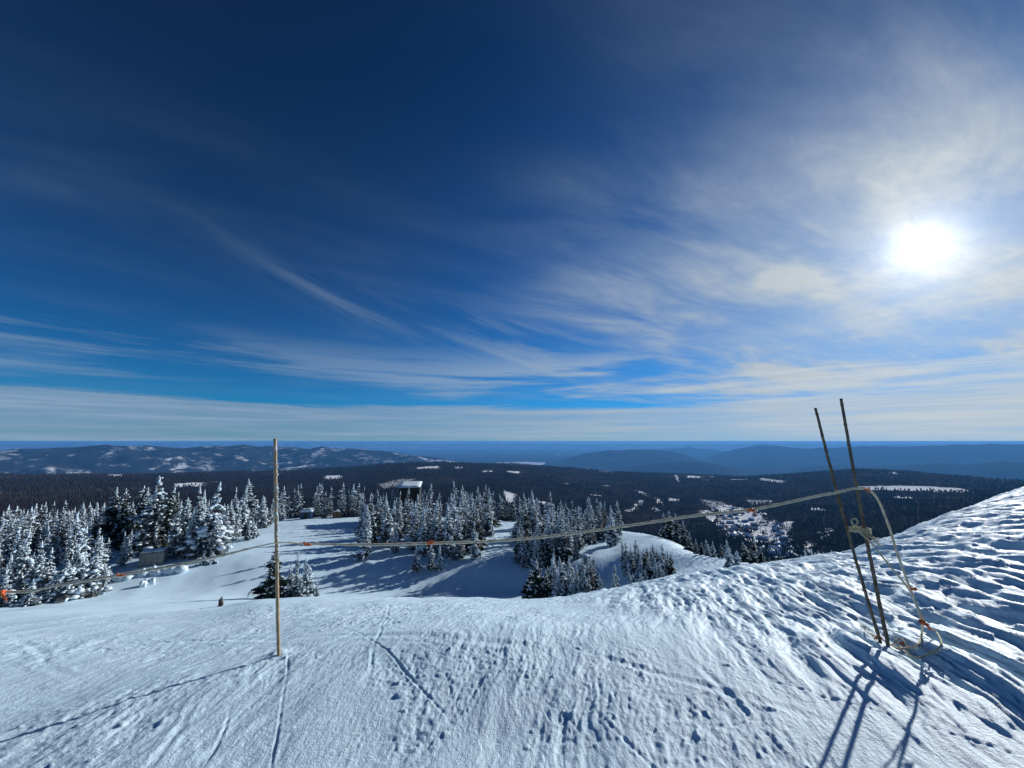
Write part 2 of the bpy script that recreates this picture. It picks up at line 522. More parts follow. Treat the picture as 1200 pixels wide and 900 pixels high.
class MB:
    def __init__(self):
        self.v, self.f = [], []

    def add(self, vs, fs):
        o = len(self.v)
        self.v += [tuple(p) for p in vs]
        self.f += [tuple(i + o for i in q) for q in fs]

    def box(self, x0, x1, y0, y1, z0, z1):
        vs = [(x, y, z) for z in (z0, z1) for y in (y0, y1) for x in (x0, x1)]
        self.add(vs, [(0, 2, 3, 1), (4, 5, 7, 6), (0, 1, 5, 4), (2, 6, 7, 3), (0, 4, 6, 2), (1, 3, 7, 5)])

    def tube(self, pts, rad, n=8, caps=True):
        pts = [np.array(p, float) for p in pts]
        rad = [rad] * len(pts) if not hasattr(rad, '__len__') else rad
        up = np.array((0.13, 0.29, 0.95))
        vs, fs = [], []
        for i, p in enumerate(pts):
            t = pts[min(i + 1, len(pts) - 1)] - pts[max(i - 1, 0)]
            t /= np.linalg.norm(t) + 1e-9
            a = np.cross(t, up)
            if np.linalg.norm(a) < 0.05:
                a = np.cross(t, (1, 0, 0))
            a /= np.linalg.norm(a)
            b = np.cross(t, a)
            for k in range(n):
                an = 2 * pi * k / n
                vs.append(p + rad[i] * (a * cos(an) + b * sin(an)))
        for i in range(len(pts) - 1):
            for k in range(n):
                fs.append((i * n + k, i * n + (k + 1) % n, (i + 1) * n + (k + 1) % n, (i + 1) * n + k))
        if caps:
            fs.append(tuple(range(n - 1, -1, -1)))
            fs.append(tuple(range((len(pts) - 1) * n, len(pts) * n)))
        self.add(vs, fs)

    def lump(self, c, rx, ry, rz, jit=0.25):
        g = (1 + 5 ** .5) / 2
        base = [(-1, g, 0), (1, g, 0), (-1, -g, 0), (1, -g, 0), (0, -1, g), (0, 1, g), (0, -1, -g), (0, 1, -g), (g, 0, -1), (g, 0, 1), (-g, 0, -1), (-g, 0, 1)]
        fs = [(0, 11, 5), (0, 5, 1), (0, 1, 7), (0, 7, 10), (0, 10, 11), (1, 5, 9), (5, 11, 4), (11, 10, 2), (10, 7, 6), (7, 1, 8),
              (3, 9, 4), (3, 4, 2), (3, 2, 6), (3, 6, 8), (3, 8, 9), (4, 9, 5), (2, 4, 11), (6, 2, 10), (8, 6, 7), (9, 8, 1)]
        vs = []
        for b in base:
            q = (1 + random.uniform(-jit, jit)) / 1.902
            vs.append((c[0] + b[0] * rx * q, c[1] + b[1] * ry * q, c[2] + b[2] * rz * q))
        self.add(vs, fs)

    def mesh(self, name, mat, smooth=True):
        me = bpy.data.meshes.new(name)
        me.from_pydata(self.v, [], self.f)
        if smooth:
            me.polygons.foreach_set('use_smooth', [True] * len(me.polygons))
        me.materials.append(mat)
        me.update()
        return me


def link(name, data, parent=None, **props):
    o = bpy.data.objects.new(name, data)
    COL.objects.link(o)
    if parent is not None:
        o.parent = parent
    for k_, v_ in props.items():
        o[k_] = v_
    return o


# ------------------------------------------------------------------ materials
def material(name):
    m = bpy.data.materials.new(name)
    m.use_nodes = True
    nt = m.node_tree
    b = nt.nodes['Principled BSDF']
    b.inputs['Roughness'].default_value = 0.7
    b.inputs['Specular IOR Level'].default_value = 0.25
    return m, nt, b


def obj_coord(nt, kind='Object'):
    return nt.nodes.new('ShaderNodeTexCoord').outputs[kind]


def geo_pos(nt):
    g = nt.nodes.new('ShaderNodeNewGeometry')
    return g.outputs['Position']


def bump(nt, b, h, strength, dist):
    n = nt.nodes.new('ShaderNodeBump')
    n.inputs['Strength'].default_value = strength
    n.inputs['Distance'].default_value = dist
    nt.links.new(h.out, n.inputs['Height'])
    nt.links.new(n.outputs[0], b.inputs['Normal'])


def simple(name, c1, c2, scale=8.0, rough=0.7, bump_d=0.0, detail=4.0, lo=0.35, hi=0.65):
    m, nt, b = material(name)
    p = obj_coord(nt)
    n = noise(nt, p, scale, detail, 0.6)
    nt.links.new(mixcol(nt, n.smooth(lo, hi), c1, c2), b.inputs['Base Color'])
    b.inputs['Roughness'].default_value = rough
    if bump_d:
        bump(nt, b, noise(nt, p, scale * 2.2, 5, 0.65), 0.6, bump_d)
    return m


# packed snow
M_SNOW, nt, b = material('packed_snow')
p = geo_pos(nt)
n1 = noise(nt, p, 1.4, 5, 0.6)
n2 = noise(nt, p, 55.0, 6, 0.7)
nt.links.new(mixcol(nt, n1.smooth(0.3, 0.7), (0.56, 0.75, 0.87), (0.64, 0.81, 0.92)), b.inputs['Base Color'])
b.inputs['Roughness'].default_value = 0.55
b.inputs['Specular IOR Level'].default_value = 0.3
mp = nt.nodes.new('ShaderNodeMapping')
mp.inputs['Rotation'].default_value = (0, 0, WIND)
mp.inputs['Scale'].default_value = (3.0, 0.8, 1.0)
nt.links.new(p, mp.inputs['Vector'])
n3 = noise(nt, mp.outputs[0], 12.0, 6, 0.65)
n4 = noise(nt, p, 120.0, 3, 0.6)
bump(nt, b, n2 * 0.7 + n3 * 0.9 + n4 * 0.3, 0.85, 0.014)
# snow on trees, roofs
M_TSNOW, nt, b = material('rime_snow')
p = obj_coord(nt)
n = noise(nt, p, 30.0, 4, 0.65)
nt.links.new(mixcol(nt, n.smooth(0.35, 0.65), (0.60, 0.72, 0.80), (0.74, 0.84, 0.89)), b.inputs['Base Color'])
M_NEEDLE = simple('fir_needles', (0.010, 0.018, 0.014), (0.035, 0.050, 0.038), 22.0, 0.8)
M_NEEDLE2 = simple('frosted_needles', (0.026, 0.035, 0.036), (0.18, 0.21, 0.23), 46.0, 0.8, lo=0.40, hi=0.66)
M_BARK = simple('fir_bark', (0.035, 0.028, 0.024), (0.10, 0.085, 0.075), 30.0, 0.9)

# wooded valley
M_VALLEY, nt, b = material('wooded_valley')
p = geo_pos(nt)
at = nt.nodes.new('ShaderNodeAttribute')
at.attribute_name = 'snow'
sn = S(nt, at.outputs['Fac'])
n1 = noise(nt, p, 0.0016, 5, 0.6)
n2 = noise(nt, p, 0.03, 5, 0.7)
wood = mixcol(nt, n2.smooth(0.40, 0.72), (0.020, 0.016, 0.015), (0.050, 0.042, 0.040))
wood2 = mixcol(nt, n1.smooth(0.50, 0.70), wood, (0.062, 0.052, 0.048))
cut = noise(nt, p, 0.055, 3, 0.6)
fac = (sn + (cut - 0.5) * 0.7).smooth(0.42, 0.58)
nt.links.new(mixcol(nt, fac, wood2, (0.82, 0.85, 0.88)), b.inputs['Base Color'])
b.inputs['Roughness'].default_value = 0.9
b.inputs['Specular IOR Level'].default_value = 0.0
bump(nt, b, n2, 0.8, 12.0)


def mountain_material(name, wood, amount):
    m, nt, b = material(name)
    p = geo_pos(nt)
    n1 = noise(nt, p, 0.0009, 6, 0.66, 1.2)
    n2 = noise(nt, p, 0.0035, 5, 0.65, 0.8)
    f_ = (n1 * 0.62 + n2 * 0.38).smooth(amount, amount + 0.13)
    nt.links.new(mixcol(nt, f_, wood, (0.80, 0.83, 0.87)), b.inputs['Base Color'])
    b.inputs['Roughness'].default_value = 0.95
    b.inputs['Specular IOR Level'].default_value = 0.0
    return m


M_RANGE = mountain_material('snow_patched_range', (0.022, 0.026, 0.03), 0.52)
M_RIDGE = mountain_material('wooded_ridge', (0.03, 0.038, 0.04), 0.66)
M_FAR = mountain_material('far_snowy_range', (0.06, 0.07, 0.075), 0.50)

# ------------------------------------------------------------------ the snow slope (one sheet)
fine = np.arange(-60, 60.01, 0.142)
coarse = np.arange(64, 297, 4.0)
azs = np.concatenate([fine, coarse])


def polar_sheet(azs, rs, zfun):
    A, R = np.meshgrid(np.radians(azs), rs)
    X, Y = R * np.sin(A), R * np.cos(A)
    Z = zfun(X.ravel(), Y.ravel()).reshape(X.shape)
    V = np.stack([X, Y, Z], -1).reshape(-1, 3)
    nr, na = X.shape
    i = np.arange(nr - 1)[:, None] * na
    j = np.arange(na)[None, :]
    j2 = (j + 1) % na
    Q = np.stack([i + j, i + na + j, i + na + j2, i + j2], -1).reshape(-1, 4)[:, ::-1]
    return V, Q


rs = np.concatenate([np.geomspace(0.3, 1.95, 26)[:-1], np.exp(np.arange(math.log(1.95), math.log(15.5), 0.0037)), np.exp(np.arange(math.log(15.5), math.log(262), 0.0105))])
V, Q = polar_sheet(azs, rs, ground)
c = len(V)
V = np.concatenate([V, [[0, 0, float(ground(np.array([0.0]), np.array([0.3]))[0])]]])
na = len(azs)
Qc = np.array([[c, j, (j + 1) % na, (j + 1) % na] for j in range(na)])
me = mesh_np('snow_slope', V, Q, M_SNOW)
link('snow_slope', me, kind='structure', label='wind-packed snow of the summit slope and the bowl below', category='ground')

# ------------------------------------------------------------------ valley sheet
PATCHES = [  # snow clearings in the valley: outline in photo pixels, strength
    ([(855, 606), (882, 600), (896, 606), (880, 617), (862, 617)], 1.0),
    ([(915, 613), (930, 611), (929, 616), (919, 621)], 1.0), ([(913, 624), (922, 620), (924, 634), (920, 634)], 1.0),
    ([(893, 618), (906, 618), (912, 634), (902, 630)], 1.0), ([(972, 619), (976, 620), (962, 636), (956, 637)], 0.8), ([(941, 638), (956, 635), (957, 639), (943, 644)], 0.75),
    ([(941, 643), (970, 650), (968, 655), (944, 648)], 1.0),
    ([(1008, 570.5), (1060, 569.5), (1120, 572), (1136, 574), (1134, 577), (1095, 577), (1090, 575), (1010, 574)], 1.2),
    ([(1048, 582), (1070, 582), (1072, 584.5), (1050, 584)], 1.0), ([(888, 560), (897, 561), (922, 564), (918, 566), (893, 563)], 1.0), ([(950, 595), (966, 596), (964, 598.5), (951, 597)], 0.9),
    ([(744, 573), (758, 579), (762, 582), (750, 578)], 0.9), ([(752, 586), (755, 587), (738, 600), (735, 599)], 0.9), ([(768, 584), (775, 586), (776, 592), (770, 589)], 0.9), ([(782, 583), (796, 585), (795, 588), (784, 587)], 0.85),
    ([(765, 594), (772, 597), (772, 600), (766, 598)], 0.8), ([(819, 585), (845, 588), (860, 597), (848, 602), (836, 596), (822, 590)], 0.47), ([(870, 585), (905, 586), (908, 590), (880, 592)], 0.47),
    ([(820, 597), (836, 602), (830, 606), (818, 603)], 0.47), ([(790, 556), (794, 558), (797, 565), (793, 563)], 0.9), ([(805, 557), (824, 559), (820, 561), (806, 560)], 0.7),
    ([(380, 558), (400, 557), (400, 561), (382, 562)], 0.9), ([(440, 568), (470, 561), (488, 561), (480, 567), (450, 574)], 0.47), ([(488, 548), (515, 546), (514, 549), (490, 549.5)], 0.9),
    ([(533, 547), (542, 547.5), (541, 549), (534, 549)], 0.9), ([(122, 556), (145, 557), (143, 559), (124, 558.5)], 0.9), ([(205, 567), (240, 565), (238, 570), (207, 571)], 0.7), ([(565, 551), (572, 551), (571, 553), (566, 553)], 0.8),
    ([(595, 552), (610, 553), (608, 555), (596, 554)], 0.8), ([(618, 584), (640, 588), (655, 594), (640, 592)], 0.8), ([(590, 574), (606, 580), (600, 592), (592, 584)], 0.75), ([(1040, 553), (1052, 553.5), (1050, 556), (1042, 555)], 0.6),
    ([(700, 551), (720, 552), (718, 554), (702, 553)], 0.45), ([(0, 541), (12, 541), (16, 546), (0, 547)], 0.7),
]
VILLAGE = [(824, 599), (850, 592), (888, 598), (906, 606), (918, 622), (932, 638), (938, 655), (905, 653), (882, 640), (856, 630), (838, 618)]


def in_poly(x, y, poly):
    n = len(poly)
    r = np.zeros(np.shape(x), bool)
    j = n - 1
    for i in range(n):
        (xi, yi), (xj, yj) = poly[i], poly[j]
        r ^= ((yi > y) != (yj > y)) & (x < (xj - xi) * (y - yi) / (yj - yi + 1e-12) + xi)
        j = i
    return r


def project(x, y, z):
    zz = z - EYE
    fwd = y * CP + zz * SP
    up = -y * SP + zz * CP
    fwd = np.where(fwd > 1e-6, fwd, 1e-6)
    return 600 + F_PX * x / fwd, 450 - F_PX * up / fwd


def ground_poly(poly):
    """outline on the valley floor (x, y in metres) of a clearing seen in the photo"""
    return [pix2ground(x, y, 700, 9000, far=True)[:2] for x, y in poly]


_pw = [(ground_poly(pl), w) for pl, w in PATCHES]
_vw = ground_poly(VILLAGE)


def snow_mask(x, y):
    m = np.zeros(np.shape(x))
    x0_, y0_ = x, y
    x = x + 22 * perlin(x0_ / 60, y0_ / 60, 76) + 10 * perlin(x0_ / 22, y0_ / 22, 77)
    y = y + 40 * perlin(x0_ / 60, y0_ / 60, 78) + 14 * perlin(x0_ / 22, y0_ / 22, 79)
    for pl, w in _pw:
        m = np.maximum(m, in_poly(x, y, pl) * w)
    v = in_poly(x, y, _vw)
    lanes = np.abs(perlin(x / 120, y / 210, 70)) < 0.13
    blobs = perlin(x / 38, y / 60, 71) > 0.05
    m = np.maximum(m, v * np.where(lanes, 0.95, np.where(blobs, 0.85, 0.28)))
    # logged strips scattered over the far plateau
    r = np.hypot(x, y)
    a = np.arctan2(x, y)
    cl = (perlin(x / 260, y / 420, 73) > 0.66) & (r > 2600) & (perlin(x / 1500, y / 1500, 74) > 0.25)
    m = np.maximum(m, cl * 0.8)
    # broken snow just under the summit brow
    m = np.maximum(m, (1 - sstep(420, 900, r)) * (0.45 + 0.4 * perlin(x / 40, y / 40, 75)))
    return m


azv = np.concatenate([np.arange(-60, 60.01, 0.16), np.arange(64, 297, 4.0)])
rv = np.concatenate([np.geomspace(200, 900, 40)[:-1], np.exp(np.arange(math.log(900), math.log(7200), 0.0068)), np.geomspace(7260, 90000, 60)])
V, Q = polar_sheet(azv, rv, valley_z)
me = mesh_np('valley', V, Q, M_VALLEY)
att = me.attributes.new('snow', 'FLOAT', 'POINT')
att.data.foreach_set('value', snow_mask(V[:, 0], V[:, 1]).astype(np.float32))
link('valley', me, kind='structure', label='dark wooded valley floor and plateau below the summit', category='terrain')
LOWEST = float(V[:, 2].min())


# ------------------------------------------------------------------ mountain ranges
AIR_TOP = EYE + 4.0


def mountain(name, pts, dist, front, back, mat, label, rough, seed, step=0.22, jag=0.0022):
    q = [pix_az_slope(x, y) for x, y in pts]
    a0, a1 = q[0][0], q[-1][0]
    A = np.arange(a0, a1 + 1e-6, step)
    T = np.concatenate([np.linspace(-1, 0, 22), np.linspace(0, 1, 9)[1:]])
    top = -(np.interp(A, [t[0] for t in q], [t[1] for t in q]) - jag * fbm(A * .8, A * 0 + seed, 4, seed, .6)) * dist
    base = -1095.0
    AA, TT = np.meshgrid(np.radians(A), T)
    R = dist + np.where(TT < 0, TT * front, TT * back)
    R = R + 0.25 * front * (1 - np.abs(TT)) * perlin(AA * dist / 5200, AA * 0 + seed, seed)
    X, Y = R * np.sin(AA), R * np.cos(AA)
    prof = np.where(TT < 0, 1 - np.abs(TT) ** 1.25, 1 - TT ** 1.6)
    nz = fbm(X / rough, Y / rough, 5, seed + 3, 0.55)
    gul = -np.abs(perlin(X / (rough * .55), Y / (rough * .9), seed + 9))
    hgt = (top[None, :] - base)
    Z = base + hgt * np.clip(prof, 0, 1) + hgt * (0.30 * nz + 0.42 * gul + 0.10) * np.clip(prof, 0, 1) * np.clip(1.15 - prof, 0.05, 1) * 1.7
    # the crest keeps its drawn height with only fine unevenness
    Z = Z + EYE
    V = np.stack([X, Y, Z], -1).reshape(-1, 3)
    nr, na = X.shape
    i = np.arange(nr - 1)[:, None] * na
    j = np.arange(na - 1)[None, :]
    Q = np.stack([i + j, i + j + 1, i + na + j + 1, i + na + j], -1).reshape(-1, 4)
    global AIR_TOP
    AIR_TOP = max(AIR_TOP, float(Z.max()) + 25.0)
    link(name, mesh_np(name, V, Q, mat), kind='structure', label=label, category='mountain')


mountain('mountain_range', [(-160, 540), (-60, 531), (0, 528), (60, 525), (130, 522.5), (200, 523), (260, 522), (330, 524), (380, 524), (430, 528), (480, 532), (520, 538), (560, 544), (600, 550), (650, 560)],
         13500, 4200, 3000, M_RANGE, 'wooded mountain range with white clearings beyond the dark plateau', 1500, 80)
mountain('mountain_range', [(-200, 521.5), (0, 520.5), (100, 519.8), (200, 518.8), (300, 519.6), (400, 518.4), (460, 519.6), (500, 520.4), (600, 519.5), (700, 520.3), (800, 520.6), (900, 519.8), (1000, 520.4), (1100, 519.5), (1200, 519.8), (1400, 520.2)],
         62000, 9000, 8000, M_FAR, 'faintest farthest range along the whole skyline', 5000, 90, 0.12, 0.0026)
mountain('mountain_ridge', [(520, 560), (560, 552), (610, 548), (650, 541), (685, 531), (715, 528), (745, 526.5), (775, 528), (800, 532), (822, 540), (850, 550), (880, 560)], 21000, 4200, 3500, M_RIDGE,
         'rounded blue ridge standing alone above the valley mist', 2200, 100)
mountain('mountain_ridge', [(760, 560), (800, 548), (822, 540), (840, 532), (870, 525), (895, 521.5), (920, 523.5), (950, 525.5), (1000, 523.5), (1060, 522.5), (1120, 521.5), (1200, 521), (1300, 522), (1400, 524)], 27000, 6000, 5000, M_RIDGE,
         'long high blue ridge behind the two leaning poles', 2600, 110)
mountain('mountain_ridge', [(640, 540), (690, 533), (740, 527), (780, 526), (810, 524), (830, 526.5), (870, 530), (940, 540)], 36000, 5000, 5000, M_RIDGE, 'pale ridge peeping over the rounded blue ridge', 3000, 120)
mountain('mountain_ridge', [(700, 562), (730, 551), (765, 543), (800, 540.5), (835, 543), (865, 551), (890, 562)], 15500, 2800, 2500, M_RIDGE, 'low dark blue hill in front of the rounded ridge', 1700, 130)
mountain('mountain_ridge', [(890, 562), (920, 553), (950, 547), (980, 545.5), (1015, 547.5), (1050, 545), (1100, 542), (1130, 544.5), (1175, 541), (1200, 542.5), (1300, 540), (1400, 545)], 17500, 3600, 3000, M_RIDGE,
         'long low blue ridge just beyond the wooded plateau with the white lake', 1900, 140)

# the lake far off, its sky reflection put into the pale colour
M_LAKE = simple('lake_sky_gleam', (0.55, 0.62, 0.68), (0.66, 0.72, 0.78), 0.001, 0.5)
mb = MB()
lk = []
for x, y in [(560, 544.5), (585, 542), (612, 541), (640, 542), (636, 545), (610, 545.5), (585, 546)]:
    a, s = pix_az_slope(x, y)
    rr = 1070.0 / s
    lk.append((rr * sin(radians(a)), rr * cos(radians(a)), EYE - 1070))
mb.add(lk, [tuple(range(len(lk)))[::-1]])
link('lake', mb.mesh('lake', M_LAKE, False), kind='structure', label='pale far-off lake between the blue ridges', category='lake')

# ------------------------------------------------------------------ haze
M_HAZE = bpy.data.materials.new('haze')
M_HAZE.use_nodes = True
nt = M_HAZE.node_tree
nt.nodes.clear()
ho = nt.nodes.new('ShaderNodeOutputMaterial')
hv = nt.nodes.new('ShaderNodeVolumePrincipled')
hv.inputs['Density'].default_value = 3.1e-5
hv.inputs['Color'].default_value = (0.14, 0.46, 1.0, 1)
hv.inputs['Anisotropy'].default_value = 0.1
nt.links.new(hv.outputs[0], ho.inputs['Volume'])
mb = MB()
mb.box(-98000, 98000, -98000, 98000, LOWEST - 20, AIR_TOP)
print('AIR_TOP', AIR_TOP)
link('haze', mb.mesh('haze', M_HAZE, False), kind='stuff', label='thin blue winter haze filling the air of the valley', category='haze')


# ------------------------------------------------------------------ fir trees
def make_tree(seed, width=0.17, rime=1.0, layers=24, per=7, needle=M_NEEDLE, bare=0.05):
    random.seed(seed)
    tr, cr, sn = MB(), MB(), MB()
    wob = [(random.uniform(-.012, .012), random.uniform(-.012, .012)) for _ in range(6)]
    def axis(t):
        k_ = min(int(t * 5), 4)
        w = t * 5 - k_
        return (wob[k_][0] * (1 - w) + wob[k_ + 1][0] * w) * t, (wob[k_][1] * (1 - w) + wob[k_ + 1][1] * w) * t
    tr.tube([(*axis(t), t * 0.97 - 0.05 * (t == 0)) for t in (0, .25, .5, .75, 1)], [.020, .016, .011, .006, .002], 6)
    lean = random.uniform(0, 2 * pi)
    knots = [random.uniform(.62, 1.28) for _ in range(9)]
    sect = [random.uniform(.72, 1.2) for _ in range(7)]
    def shape(t, an):
        f_ = t * 8
        k_ = min(int(f_), 7)
        return (knots[k_] * (1 - f_ + k_) + knots[k_ + 1] * (f_ - k_)) * sect[int(an / 6.2832 * 7 + k_ // 3) % 7]
    for i in range(layers):
        t = bare + (1 - bare) * ((i + random.uniform(-.4, .4)) / layers)
        t = min(max(t, bare), 0.985)
        ax, ay = axis(t)
        L0 = width * (1 - t) ** 0.84 * (0.55 + 0.45 * min(1, (t - bare) * 9 + .35)) + 0.012
        n = max(4, int(per * (0.6 + 0.6 * (1 - t))))
        ph = random.uniform(0, 6)
        for j in range(n):
            an = ph + 2 * pi * j / n + random.uniform(-.35, .35)
            L = L0 * random.uniform(0.6, 1.25) * (1 + .16 * cos(an - lean)) * shape(t, an)
            if random.random() < .05:
                continue
            ca, sa = cos(an), sin(an)
            droop = random.uniform(.18, .55)
            z0 = t + random.uniform(-.012, .012)
            P = []
            for s_ in (0.0, 0.4, 0.75, 1.0):
                P.append((ax + ca * L * s_, ay + sa * L * s_, z0 + L * (0.12 * s_ - droop * s_ * s_)))
            W = [0.05 * L, 0.30 * L, 0.24 * L, 0.03 * L]
            vs, fs = [], []
            for q, (pt, w) in enumerate(zip(P, W)):
                dr = 0.35 * w
                vs += [(pt[0] - sa * w, pt[1] + ca * w, pt[2] - dr * random.uniform(.6, 1.8)), pt, (pt[0] + sa * w, pt[1] - ca * w, pt[2] - dr * random.uniform(.6, 1.8))]
                if q:
                    o = (q - 1) * 3
                    fs += [(o, o + 1, o + 4, o + 3), (o + 1, o + 2, o + 5, o + 4)]
            cr.add(vs, fs)
            # hanging twigs
            for q in range(4):
                s_ = random.uniform(.3, 1.0)
                sd = random.choice((-1, 1)) * random.uniform(.05, .28) * L
                bx, by = ax + ca * L * s_ - sa * sd, ay + sa * L * s_ + ca * sd
                bz = z0 + L * (0.12 * s_ - droop * s_ * s_) - .03 * L
                e = random.uniform(.08, .15) * L
                cr.add([(bx - sa * e, by + ca * e, bz), (bx + sa * e, by - ca * e, bz), (bx + ca * e * .8, by + sa * e * .8, bz - random.uniform(.22, .5) * L)], [(0, 1, 2)])
            # snow carried by the branch
            for s_ in (0.38, 0.68, 0.95):
                if random.random() > rime * (0.52 + .5 * t):
                    continue
                sd = random.uniform(-.12, .12) * L
                e = L * random.uniform(.10, .18) * (0.75 + .35 * rime) * (.8 + .6 * t) * random.choice((.7, .9, 1, 1, 1.3, 1.7)) + .0025
                cx, cy = ax + ca * L * s_ - sa * sd, ay + sa * L * s_ + ca * sd
                cz = z0 + L * (0.12 * s_ - droop * s_ * s_) + e * .28
                sn.lump((cx, cy, cz), e * random.uniform(.8, 1.25), e * random.uniform(.8, 1.25), e * random.uniform(.45, .75), .3)
            if random.random() < rime * .5:    # rime hanging on the side
                s_ = random.uniform(.5, 1.0)
                e = L * random.uniform(.07, .13) + .002
                sn.lump((ax + ca * L * s_, ay + sa * L * s_, z0 - droop * L * s_ * s_ - e), e, e, e * 1.7, .35)
    # leader
    for q in range(6):
        t = 0.90 + .02 * q
        e = .017 * (1 - q / 8) * (.6 + .6 * rime)
        axx, ayy = axis(t)
        sn.lump((axx + random.uniform(-.004, .004), ayy + random.uniform(-.004, .004), t), e, e, .022, .3)
    return tr.mesh('trunk', M_BARK), cr.mesh('crown', needle, False), sn.mesh('snow', M_TSNOW)


PROTO = {
    'heavy': [make_tree(s, w, 1.0, 25, 7, M_NEEDLE2) for s, w in ((1, .15), (2, .18), (3, .11), (4, .18), (5, .14), (6, .20))],
    'mid': [make_tree(s, w, 0.72, 25, 7, M_NEEDLE2) for s, w in ((11, .16), (12, .19), (13, .13), (14, .19), (15, .16), (16, .20))],
    'dark': [make_tree(s, w, 0.34, 26, 8, M_NEEDLE) for s, w in ((21, .19), (22, .17), (23, .22))],
    'bush': [make_tree(s, w, 0.95, 17, 8, M_NEEDLE2, 0.0) for s, w in ((31, .36), (32, .42))],
    'legs': [make_tree(s, w, 0.7, 20, 7, M_NEEDLE2, 0.30) for s, w in ((41, .22),)],
}
random.seed(21)
LOOK = {'heavy': 'white rime-crusted', 'mid': 'half-frosted grey', 'dark': 'dark barely snowed', 'bush': 'bushy', 'legs': 'bare-legged'}
LOOK_GROUPS = ('firs around the grey shed', 'firs in the clump before the hut', 'firs between bowl and piste', 'firs just below the crest',
               'loose line of firs behind the crest', 'firs of the compact clump', 'trio of small firs')
N_TREES = 0


def plant(x, y, z, h, kind, label, group, wide=1.0, name='fir_tree'):
    global N_TREES
    v = random.randrange(len(PROTO[kind]))
    tr, cr, sn = PROTO[kind][v]
    o = bpy.data.objects.new(name, None)
    COL.objects.link(o)
    o.empty_display_size = 0.3
    o.location = (x, y, z - 0.03 * h * 0.3)
    o.rotation_euler = (random.gauss(0, .035), random.gauss(0, .035), random.uniform(0, 6.28))
    w = h * wide * random.uniform(.88, 1.14)
    o.scale = (w, w, h)
    if group.split(',')[0] in LOOK_GROUPS:
        label = LOOK[kind] + ' ' + label
        group = group + ', ' + kind
    o['label'], o['category'], o['group'] = label, 'tree', group
    link('trunk', tr, o)
    c_ = link('crown', cr, o)
    link('snow', sn, c_, kind='stuff')
    N_TREES += 1
    return o


def px_height(x, yb, yt, X, Y):
    """metres of a thing standing at X, Y whose foot and top show at these pixel rows"""
    _, s0 = pix_az_slope(x, yb)
    _, s1 = pix_az_slope(x, yt)
    return (s0 - s1) * hypot(X, Y)


def tree_px(x, yb, yt, kind, label, group, wide=1.0):
    X, Y, Z = pix2ground(x, yb)
    return plant(X, Y, Z, px_height(x, yb, yt, X, Y), kind, label, group, wide)


PLACED = []


def stand(poly, n, hgt, kinds, label, group, gap=(5.0, 3.2), wide=1.0, skip=()):
    xs, ys = [p_[0] for p_ in poly], [p_[1] for p_ in poly]
    done, tries = 0, 0
    while done < n and tries < n * 60:
        tries += 1
        x, y = random.uniform(min(xs), max(xs)), random.uniform(min(ys), max(ys))
        if not in_poly(np.array([x]), np.array([y]), poly)[0]:
            continue
        if any(((x - sx) / srx) ** 2 + ((y - sy) / sry) ** 2 < 1 for sx, sy, srx, sry in skip):
            continue
        if any(abs(x - q[0]) / gap[0] < 1 and abs(y - q[1]) / gap[1] < 1 for q in PLACED):
            continue
        PLACED.append((x, y))
        X, Y, Z = pix2ground(x, y)
        plant(X, Y, Z, random.uniform(*hgt) * random.choice((.7, .9, 1, 1.05, 1.15)), random.choice(kinds), label, group, wide)
        done += 1


L_A = 'fir in the big stand around the grey utility shed'
G_A = 'firs around the grey shed'


def lab_a(x):
    if x < 128:
        return 'fir in the stand behind the low bushy firs by the rope', G_A + ', bushy end'
    if x < 216:
        return 'fir standing close around and behind the grey utility shed', G_A
    if x < 262:
        return 'fir in the tall group between the grey shed and the piste', G_A + ', piste side'
    return 'fir lining the upper piste near the snow-roofed shelter', G_A + ', shelter end'


# landmarks of the big stand
for x, yb, yt, kd, w in [(178, 650, 560, 'mid', 1.25), (170, 645, 572, 'mid', 1), (188, 648, 570, 'dark', 1.2), (243, 652, 568, 'heavy', 1.0), (233, 640, 575, 'heavy', .9), (229, 650, 572, 'mid', .9), (203, 655, 590, 'mid', 1),
                         (213, 652, 585, 'mid', 1), (222, 655, 600, 'mid', 1), (247, 655, 610, 'heavy', .9), (143, 664, 624, 'heavy', 1), (107, 676, 620, 'mid', 1), (111, 680, 630, 'heavy', 1), (85, 690, 618, 'heavy', 1), (77, 688, 602, 'heavy', 1),
                         (13, 700, 622, 'heavy', .9), (21, 700, 622, 'heavy', .9), (50, 700, 644, 'heavy', 1.1), (38, 704, 636, 'mid', 1.1), (3, 712, 670, 'heavy', 1), (292, 618, 560, 'mid', 1.2), (281, 620, 568, 'heavy', .8), (275, 622, 570, 'heavy', .8),
                         (130, 640, 572, 'dark', 1.2), (140, 640, 574, 'dark', 1.2), (152, 640, 571, 'dark', 1.3), (160, 640, 573, 'dark', 1.2), (126, 640, 580, 'dark', 1.2), (197, 640, 580, 'dark', 1.2), (146, 645, 590, 'dark', 1.2), (296, 632, 607, 'heavy', 1), (310, 618, 598, 'mid', 1.1), (316, 615, 590, 'mid', 1.1), (258, 644, 627, 'heavy', 1), (264, 638, 592, 'heavy', 1), (270, 633, 588, 'mid', 1), (277, 630, 592, 'heavy', 1), (285, 627, 584, 'mid', 1.1), (304, 618, 580, 'heavy', 1), (308, 615, 583, 'mid', 1), (320, 612, 584, 'heavy', 1),
                         (326, 610, 588, 'mid', 1.1), (268, 625, 585, 'mid', 1), (283, 615, 580, 'dark', 1.2), (274, 618, 578, 'mid', 1), (254, 646, 606, 'mid', 1), (331, 609, 590, 'heavy', 1), (300, 630, 612, 'heavy', 1.1), (289, 634, 614, 'mid', 1.1)]:
    PLACED.append((x, yb))
    tree_px(x, yb, yt, kd, *lab_a(x), w)
